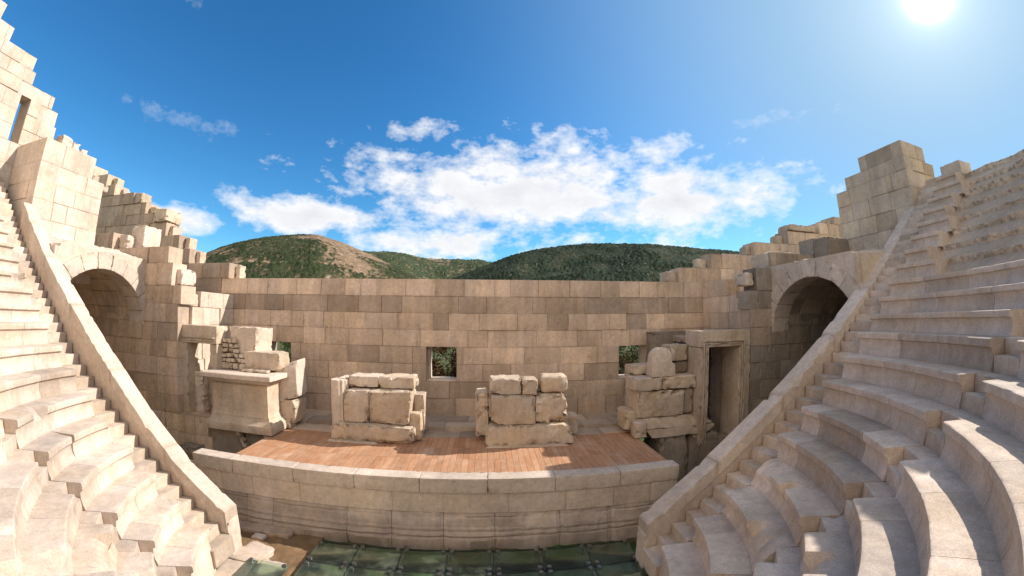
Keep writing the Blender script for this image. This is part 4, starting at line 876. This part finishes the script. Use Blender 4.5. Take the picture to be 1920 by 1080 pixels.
loose(-1.66, -1.38, 7.98, 8.4, 1.40, 2.29, 'narrow upright block against the right side of the left middle pedestal', M_base, seed=1712, r=.03, amp=.015, tone=(.7, .8, 0))
loose(-1.72, -1.40, 7.72, 7.97, 1.32, 1.93, 'rough boulder leaning on the right of the left middle pedestal', M_base, seed=1713, r=.11, amp=.05, chip=.16, tone=(.9, .4, 0), name='boulder', cat='boulder')

p3 = thing('pedestal', 'broken pedestal of ochre blocks with a crumbled right corner, right of the middle window', 'stone pedestal', (.9, 7.9, 1.3))
block('foot', [(-.06, 7.43, 1.30), (1.86, 7.43, 1.30), (-.06, 8.4, 1.30), (1.86, 8.4, 1.30), (.03, 7.50, 1.74), (1.74, 7.52, 1.74), (.03, 8.4, 1.74), (1.74, 8.4, 1.74)], M_base, p3, r=.06, amp=.025, chip=.18, seg=.055, seed=1801, tone=(.65, .5, 0), thr=.5)
block('die', [(.09, 7.55, 1.745), (1.02, 7.55, 1.745), (.09, 8.4, 1.745), (1.02, 8.4, 1.745), (.09, 7.52, 2.37), (1.02, 7.52, 2.37), (.09, 8.4, 2.37), (1.02, 8.4, 2.37)], M_base, p3, r=.025, amp=.012, chip=.08, seg=.05, seed=1802, tone=(.7, 1, .0))
block('die', [(1.026, 7.56, 1.745), (1.76, 7.66, 1.745), (1.026, 8.4, 1.745), (1.76, 8.4, 1.745), (1.026, 7.53, 2.37), (1.66, 7.60, 2.38), (1.026, 8.4, 2.38), (1.66, 8.4, 2.39)], M_base, p3, r=.05, amp=.055, chip=.28, seg=.05, seed=1803, tone=(.75, .5, 0), thr=.46)
loft('foot_flake', [(1.302, .0, 1.7, 7.37, 7.48), (1.33, .05, 1.6, 7.38, 7.48)], M_base, p3, amp=.03, seed=1804, tone=(.9, .3, 0))
loose(.06, .73, 7.60, 8.2, 2.375, 2.72, 'wide rough block on the left of the right middle pedestal', M_base, seed=1810, amp=.04, chip=.2, tone=(.85, .5, 0), r=.06)
loose(.735, 1.06, 7.55, 8.1, 2.375, 2.70, 'small squared block on the middle of the right middle pedestal', M_base, seed=1811, amp=.03, chip=.14, tone=(.8, .6, 0), r=.06)
loose(1.08, 1.20, 7.9, 8.1, 2.38, 2.58, 'little stone wedged beside the round boulder', M_base, seed=1812, r=.05, tone=(.8, .5, 0), name='small_stone', cat='stone')
loose(1.14, 1.74, 7.66, 8.2, 2.385, 2.76, 'round boulder on the right end of the right middle pedestal', M_base, seed=1813, r=.17, amp=.04, chip=.10, tone=(.85, .4, 0), name='boulder', cat='boulder')
loose(-.24, .04, 7.75, 8.3, 1.42, 2.41, 'rough broken pillar against the left side of the right middle pedestal', M_base, seed=1814, amp=.06, chip=.2, r=.06, tone=(.75, .6, 0), name='pillar_fragment', cat='pillar')
loose(1.80, 2.05, 8.0, 8.4, 1.35, 1.78, 'small block behind the right corner of the right middle pedestal', M_base, seed=1815, r=.03, tone=(.8, .4, 0))

p4 = thing('pedestal', 'shaded stepped pedestal on dark rough stones in front of the right doorway', 'stone pedestal', (4.3, 8, .2))
block('foundation', (3.86, 4.62, 7.52, 8.5, -.05, 1.26), M_dark, p4, r=.08, amp=.05, chip=.15, seg=.06, seed=1901, tone=(.6, .5, 0), freq=5)
block('foundation', (4.63, 5.42, 7.50, 8.5, -.05, 1.24), M_dark, p4, r=.08, amp=.05, chip=.15, seg=.06, seed=1902, tone=(.5, .5, 0), freq=5)
block('bevelled_foot', [(3.66, 7.50, 1.265), (5.32, 7.50, 1.265), (3.66, 8.5, 1.265), (5.32, 8.5, 1.265), (3.52, 7.56, 1.47), (5.31, 7.53, 1.45), (3.52, 8.5, 1.45), (5.31, 8.5, 1.45)], M_base, p4, r=.02, amp=.012, chip=.08, seed=1903, tone=(.6, .5, 0))
block('bevelled_foot', [(3.42, 7.57, 1.472), (5.28, 7.55, 1.455), (3.42, 8.5, 1.46), (5.28, 8.5, 1.46), (3.38, 7.74, 1.69), (5.12, 7.74, 1.69), (3.38, 8.5, 1.69), (5.12, 8.5, 1.69)], M_base, p4, r=.02, amp=.015, chip=.08, seed=1904, tone=(.65, .4, 0))
block('die', [(3.36, 7.72, 1.695), (4.54, 7.72, 1.695), (3.36, 8.5, 1.695), (4.54, 8.5, 1.695), (3.36, 7.66, 2.33), (4.52, 7.66, 2.31), (3.36, 8.5, 2.33), (4.52, 8.5, 2.31)], M_base, p4, r=.04, amp=.04, chip=.16, seg=.05, seed=1905, tone=(.75, .5, 0))
G4 = None
loose(3.24, 3.94, 7.62, 8.2, 2.34, 2.64, 'left of two long slabs on the shaded right pedestal', M_base, seed=1910, amp=.025, chip=.1, tone=(.75, .8, 0))
loose(3.95, 4.82, 7.64, 8.2, 2.34, 2.64, 'right of two long slabs on the shaded right pedestal', M_base, seed=1911, amp=.03, chip=.12, tone=(.7, .6, 0))
# rounded upright stone
st = thing('upright_stone', 'smooth round shouldered upright stone on the shaded right pedestal', 'stone block', (3.97, 7.8, 2.64))
loft('body', [(2.645, 3.68, 4.26, 7.66, 7.98), (2.70, 3.68, 4.26, 7.66, 7.98), (2.92, 3.68, 4.25, 7.66, 7.98), (2.96, 3.69, 4.18, 7.66, 7.97), (3.10, 3.70, 4.17, 7.67, 7.96), (3.18, 3.73, 4.16, 7.68, 7.95), (3.25, 3.79, 4.12, 7.70, 7.93), (3.295, 3.87, 4.05, 7.74, 7.90)], M_pale, st, amp=.012, seed=1920, seg=.05, tone=(.6, .7, 0))
loft('shoulder', [(3.0, 4.185, 4.26, 7.72, 7.95), (3.2, 4.185, 4.28, 7.72, 7.95), (3.27, 4.18, 4.24, 7.74, 7.92)], M_base, st, amp=.02, seed=1921, seg=.05, tone=(.6, .5, 0))
loose(3.33, 4.0, 8.02, 8.5, 2.655, 2.88, 'tan block behind the upright stone, on the window side', M_base, seed=1930, tone=(.65, .9, 0))
loose(3.33, 3.9, 8.22, 8.55, 2.42, 2.65, 'low tan block under the block behind the upright stone', M_base, seed=1931, tone=(.6, .9, 0))
loose(4.29, 4.80, 8.0, 8.5, 2.92, 3.33, 'upper squared block between the upright stone and the shaded doorway', M_base, seed=1932, tone=(.55, .5, .05), r=.05)
loose(4.29, 4.80, 8.02, 8.5, 2.65, 2.915, 'lower dark block between the upright stone and the shaded doorway', M_dark, seed=1933, tone=(.4, .5, .1), r=.04)
loose(4.55, 4.81, 7.72, 8.2, 1.70, 2.32, 'greenish rounded boulder between the pedestal and the shaded doorway', M_dark, seed=1934, r=.11, amp=.04, tone=(.8, .2, 0), name='boulder', cat='boulder')
loose(3.10, 3.62, 7.82, 8.35, 1.41, 1.86, 'low broken block at the left foot of the shaded pedestal, upper one', M_base, seed=1935, amp=.035, chip=.14, tone=(.7, .5, 0))
loose(3.24, 3.52, 7.50, 7.80, 1.302, 1.66, 'rough squared block on the deck edge at the foot of the shaded pedestal', M_base, seed=1936, amp=.03, chip=.12, tone=(.65, .6, 0))

# ------------------------------------------------------------------ plants behind the windows
def bush(x, y, z, rx, rz_, n, mat, label, name, seed, cat='bush', ls=.06):
    root = thing(name, label, cat, (x, y, z)); rg = np.random.RandomState(seed)
    nb = 26; V = []; F = []
    for i in range(nb):                                     # stems
        a = rg.rand() * 2 * PI; s = rg.rand() ** .5; p0 = np.array([x, y, z - .1]); p1 = np.array([x + rx * s * math.cos(a), y + rx * s * math.sin(a), z + rz_ * (.5 + .5 * rg.rand())]); pm = (p0 + p1) / 2 + rg.randn(3) * .08
        pts = [p0 + [rg.randn() * .05, rg.randn() * .05, 0], pm, p1]; w = [.014, .009, .003]; b = len(V)
        for p, q in zip(pts, w): V += [p + [q, 0, 0], p + [-q * .5, q * .87, 0], p + [-q * .5, -q * .87, 0]]
        for k in (0, 1):
            for j in range(3): F.append([b + k * 3 + j, b + k * 3 + (j + 1) % 3, b + k * 3 + 3 + (j + 1) % 3, b + k * 3 + 3 + j])
    mk('stem', V, F, M_twig, root, None, False)
    cl = rg.randn(40, 3) * [rx * .45, rx * .5, rz_ * .30] + [x, y, z + rz_ * .55]; V = []; F = []
    for i in range(n):
        c = cl[rg.randint(40)] + rg.randn(3) * .12 * rx; c[2] = max(c[2], z - .05); u = rg.randn(3); u /= np.linalg.norm(u); v = np.cross(u, rg.randn(3)); v /= np.linalg.norm(v); l = ls * (.6 + rg.rand()); b = len(V)
        V += [c - u * l, c + v * l * .35, c + u * l, c - v * l * .35]; F.append([b, b + 1, b + 2, b + 3])
    mk('foliage', V, F, mat, root, None, False)
bush(-2.6, 14.0, .2, 1.3, 2.4, 9000, M_leafb, 'dry brown thicket seen through the middle window', 'bush', 5)
bush(-1.1, 15.2, .2, 1.5, 2.9, 9000, M_leafb, 'taller scrub behind the dry thicket in the middle window', 'bush', 6)
bush(-2.0, 12.2, .2, .8, 1.7, 5000, M_leafb, 'dark low brush at the foot of the middle window view', 'bush', 7)
bush(-12.4, 20.5, .1, 1.5, 2.2, 7000, M_leafg, 'low green shrub seen through the left window', 'bush', 11)
bush(-11.0, 22.5, .1, 1.5, 2.0, 5000, M_leafb, 'rust shrub further back in the left window', 'bush', 12)
bush(6.0, 15.0, .2, 1.4, 2.6, 5000, M_leafg, 'green and rust shrub seen through the right window', 'bush', 8)
bush(5.2, 13.2, .2, .9, 1.7, 3000, M_leafb, 'russet shrub low in the right window', 'bush', 9)
bush(7.6, 17.5, .2, 1.6, 2.6, 4000, M_leafb, 'sunlit straw coloured shrub at the back of the right window view', 'bush', 10)

# ------------------------------------------------------------------ camera, sun and sky
PITCH, ROLL, YAW = R(4.6329), R(.2104), R(3.8937)
M3 = Matrix.Rotation(-YAW, 3, 'Z') @ Matrix.Rotation(PITCH, 3, 'X') @ Matrix(((math.cos(ROLL), 0, -math.sin(ROLL)), (0, 1, 0), (math.sin(ROLL), 0, math.cos(ROLL))))
rt, fw, up = M3 @ Vector((1, 0, 0)), M3 @ Vector((0, 1, 0)), M3 @ Vector((0, 0, 1))
cd = bpy.data.cameras.new('camera'); cam = bpy.data.objects.new('camera', cd); COL.objects.link(cam)
cam.matrix_world = Matrix(((rt.x, up.x, -fw.x, 0), (rt.y, up.y, -fw.y, 0), (rt.z, up.z, -fw.z, 4.0), (0, 0, 0, 1)))
cd.type = 'PANO'; cd.sensor_width = 36; cd.sensor_fit = 'HORIZONTAL'; cd.clip_start = .05; cd.clip_end = 6000
cc = cd.cycles if hasattr(cd, 'cycles') else cd
try: cd.panorama_type = 'FISHEYE_LENS_POLYNOMIAL'; cc = cd
except Exception: cc = cd.cycles; cc.panorama_type = 'FISHEYE_LENS_POLYNOMIAL'
for k, v in dict(fisheye_polynomial_k0=0.0, fisheye_polynomial_k1=-0.07790667, fisheye_polynomial_k2=-1.387735e-05, fisheye_polynomial_k3=4.523912e-05, fisheye_polynomial_k4=-7.613022e-07, fisheye_fov=PI).items(): setattr(cc, k, v)
S.camera = cam

sl_ = bpy.data.lights.new('sun', 'SUN'); sl_.energy = 4.0; sl_.angle = R(.53); sl_.color = (1, .92, .83)
so = bpy.data.objects.new('sun', sl_); COL.objects.link(so); so.rotation_euler = SUN.to_track_quat('Z', 'Y').to_euler(); so.location = (20, 10, 30)

w = bpy.data.worlds.new('World'); S.world = w; w.use_nodes = True; t = w.node_tree; t.nodes.clear()
sky = N(t, 'ShaderNodeTexSky', sky_type='NISHITA'); sky.sun_disc = False; sky.sun_elevation = math.asin(SUN.z); sky.sun_rotation = math.atan2(SUN.x, SUN.y); sky.altitude = 30; sky.air_density = 1.0; sky.dust_density = 0; sky.ozone_density = 2.0
dirv = N(t, 'ShaderNodeTexCoord').outputs['Generated']
sx = N(t, 'ShaderNodeSeparateXYZ'); t.links.new(dirv, sx.inputs[0]); X, Y, Z = sx.outputs
az = mth(t, 'MULTIPLY', mth(t, 'ARCTAN2', X, Y), 180 / PI); el = mth(t, 'MULTIPLY', mth(t, 'ARCSINE', Z), 180 / PI)
hs = N(t, 'ShaderNodeHueSaturation'); hs.inputs['Saturation'].default_value = 1.28; hs.inputs['Value'].default_value = .80; t.links.new(sky.outputs[0], hs.inputs['Color'])
skyc = mixc(t, 1.0, hs.outputs[0], (.55, .88, .95), 'MULTIPLY')
# the bright air round the sun
dt = N(t, 'ShaderNodeVectorMath', operation='DOT_PRODUCT'); t.links.new(dirv, dt.inputs[0]); dt.inputs[1].default_value = SUN
cs = mth(t, 'MAXIMUM', dt.outputs['Value'], 0)
def glowc(power, amt, c):
    g = mth(t, 'MULTIPLY', mth(t, 'POWER', cs, power), amt); n = N(t, 'ShaderNodeVectorMath', operation='SCALE'); n.inputs[0].default_value = c; t.links.new(g, n.inputs['Scale']); return n.outputs[0]
def vadd(a, b):
    n = N(t, 'ShaderNodeVectorMath', operation='ADD'); t.links.new(a, n.inputs[0]); t.links.new(b, n.inputs[1]); return n.outputs[0]
skyc = mixc(t, mth(t, 'MULTIPLY', mth(t, 'POWER', cs, 4.6), 1.0, clamp=True), skyc, (1.75, 2.65, 3.5))
skyc = vadd(skyc, vadd(glowc(60, .9, (1, 1, .95)), vadd(glowc(450, 1.3, (1, 1, .95)), glowc(3500, 70, (1, 1, .95)))))
# clouds: a broad broken bank low over the hills and a few wisps
wc = N(t, 'ShaderNodeCombineXYZ'); t.links.new(mth(t, 'MULTIPLY', az, 1 / 8.5), wc.inputs[0]); t.links.new(mth(t, 'MULTIPLY', el, 1 / 3.9), wc.inputs[1]); wc.inputs[2].default_value = 3.1
nz = noise(t, wc.outputs[0], 1.0, 9, .62)
wc2 = N(t, 'ShaderNodeCombineXYZ'); t.links.new(mth(t, 'MULTIPLY', az, 1 / 3.2), wc2.inputs[0]); t.links.new(mth(t, 'MULTIPLY', el, 1 / 2.2), wc2.inputs[1]); wc2.inputs[2].default_value = 8.7
nf = noise(t, wc2.outputs[0], 1.0, 7, .6)
def ell(a0, e0, ra, re):
    u = mth(t, 'DIVIDE', mth(t, 'SUBTRACT', az, a0), ra); v = mth(t, 'DIVIDE', mth(t, 'SUBTRACT', el, e0), re)
    return mth(t, 'SUBTRACT', 1, mth(t, 'SQRT', mth(t, 'ADD', mth(t, 'MULTIPLY', u, u), mth(t, 'MULTIPLY', v, v))))
mask = mth(t, 'MAXIMUM', mth(t, 'MAXIMUM', ell(5, 19.5, 38, 10.5), ell(30, 17, 24, 8)), mth(t, 'MAXIMUM', ell(-28, 14.5, 16, 4.2), mth(t, 'MULTIPLY', ell(-47, 12.3, 9, 2.6), 1)))
mask = mth(t, 'MAXIMUM', mth(t, 'MAXIMUM', mask, ell(-8, 11, 20, 4)), -1.0)
dens = mth(t, 'ADD', mth(t, 'MULTIPLY', mask, 1.15), mth(t, 'ADD', mth(t, 'MULTIPLY', mth(t, 'SUBTRACT', nz, .5), 2.3), mth(t, 'MULTIPLY', mth(t, 'SUBTRACT', nf, .5), 1.2)))
cov = mrange(t, dens, .17, .84, 0, 1)
# thin wisps
wm = mth(t, 'MAXIMUM', mth(t, 'MAXIMUM', ell(-50, 41, 7, 4), ell(-46, 24, 16, 2.2)), ell(46, 26.5, 10, 1.6))
wisp = mrange(t, mth(t, 'ADD', mth(t, 'MULTIPLY', mth(t, 'MAXIMUM', wm, -1), .8), mth(t, 'MULTIPLY', mth(t, 'SUBTRACT', nf, .5), 3.0)), .45, 1.5, 0, .35)
# bright warm clouds added in the unseen sky behind the camera for fill light
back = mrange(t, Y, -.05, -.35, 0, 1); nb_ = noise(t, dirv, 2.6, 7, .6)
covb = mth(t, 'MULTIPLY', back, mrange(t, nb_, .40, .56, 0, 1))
cov = mth(t, 'MAXIMUM', cov, wisp)
cshade = mixc(t, mrange(t, mth(t, 'ADD', dens, mth(t, 'MULTIPLY', mth(t, 'SUBTRACT', nf, .5), -1.6)), .25, 1.5, 0, 1), (4.6, 4.6, 4.6), (3.3, 3.38, 3.6))
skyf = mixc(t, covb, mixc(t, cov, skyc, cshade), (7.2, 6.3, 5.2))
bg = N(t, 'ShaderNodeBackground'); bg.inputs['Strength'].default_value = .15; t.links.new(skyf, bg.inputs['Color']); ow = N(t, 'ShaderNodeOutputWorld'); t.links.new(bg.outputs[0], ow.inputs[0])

S.render.engine = 'CYCLES'; S.cycles.max_bounces = 8; S.cycles.diffuse_bounces = 4; S.cycles.transparent_max_bounces = 12; S.cycles.use_denoising = True
S.view_settings.view_transform = 'Standard'; S.view_settings.look = 'None'; S.view_settings.exposure = 0.68; S.view_settings.gamma = 1
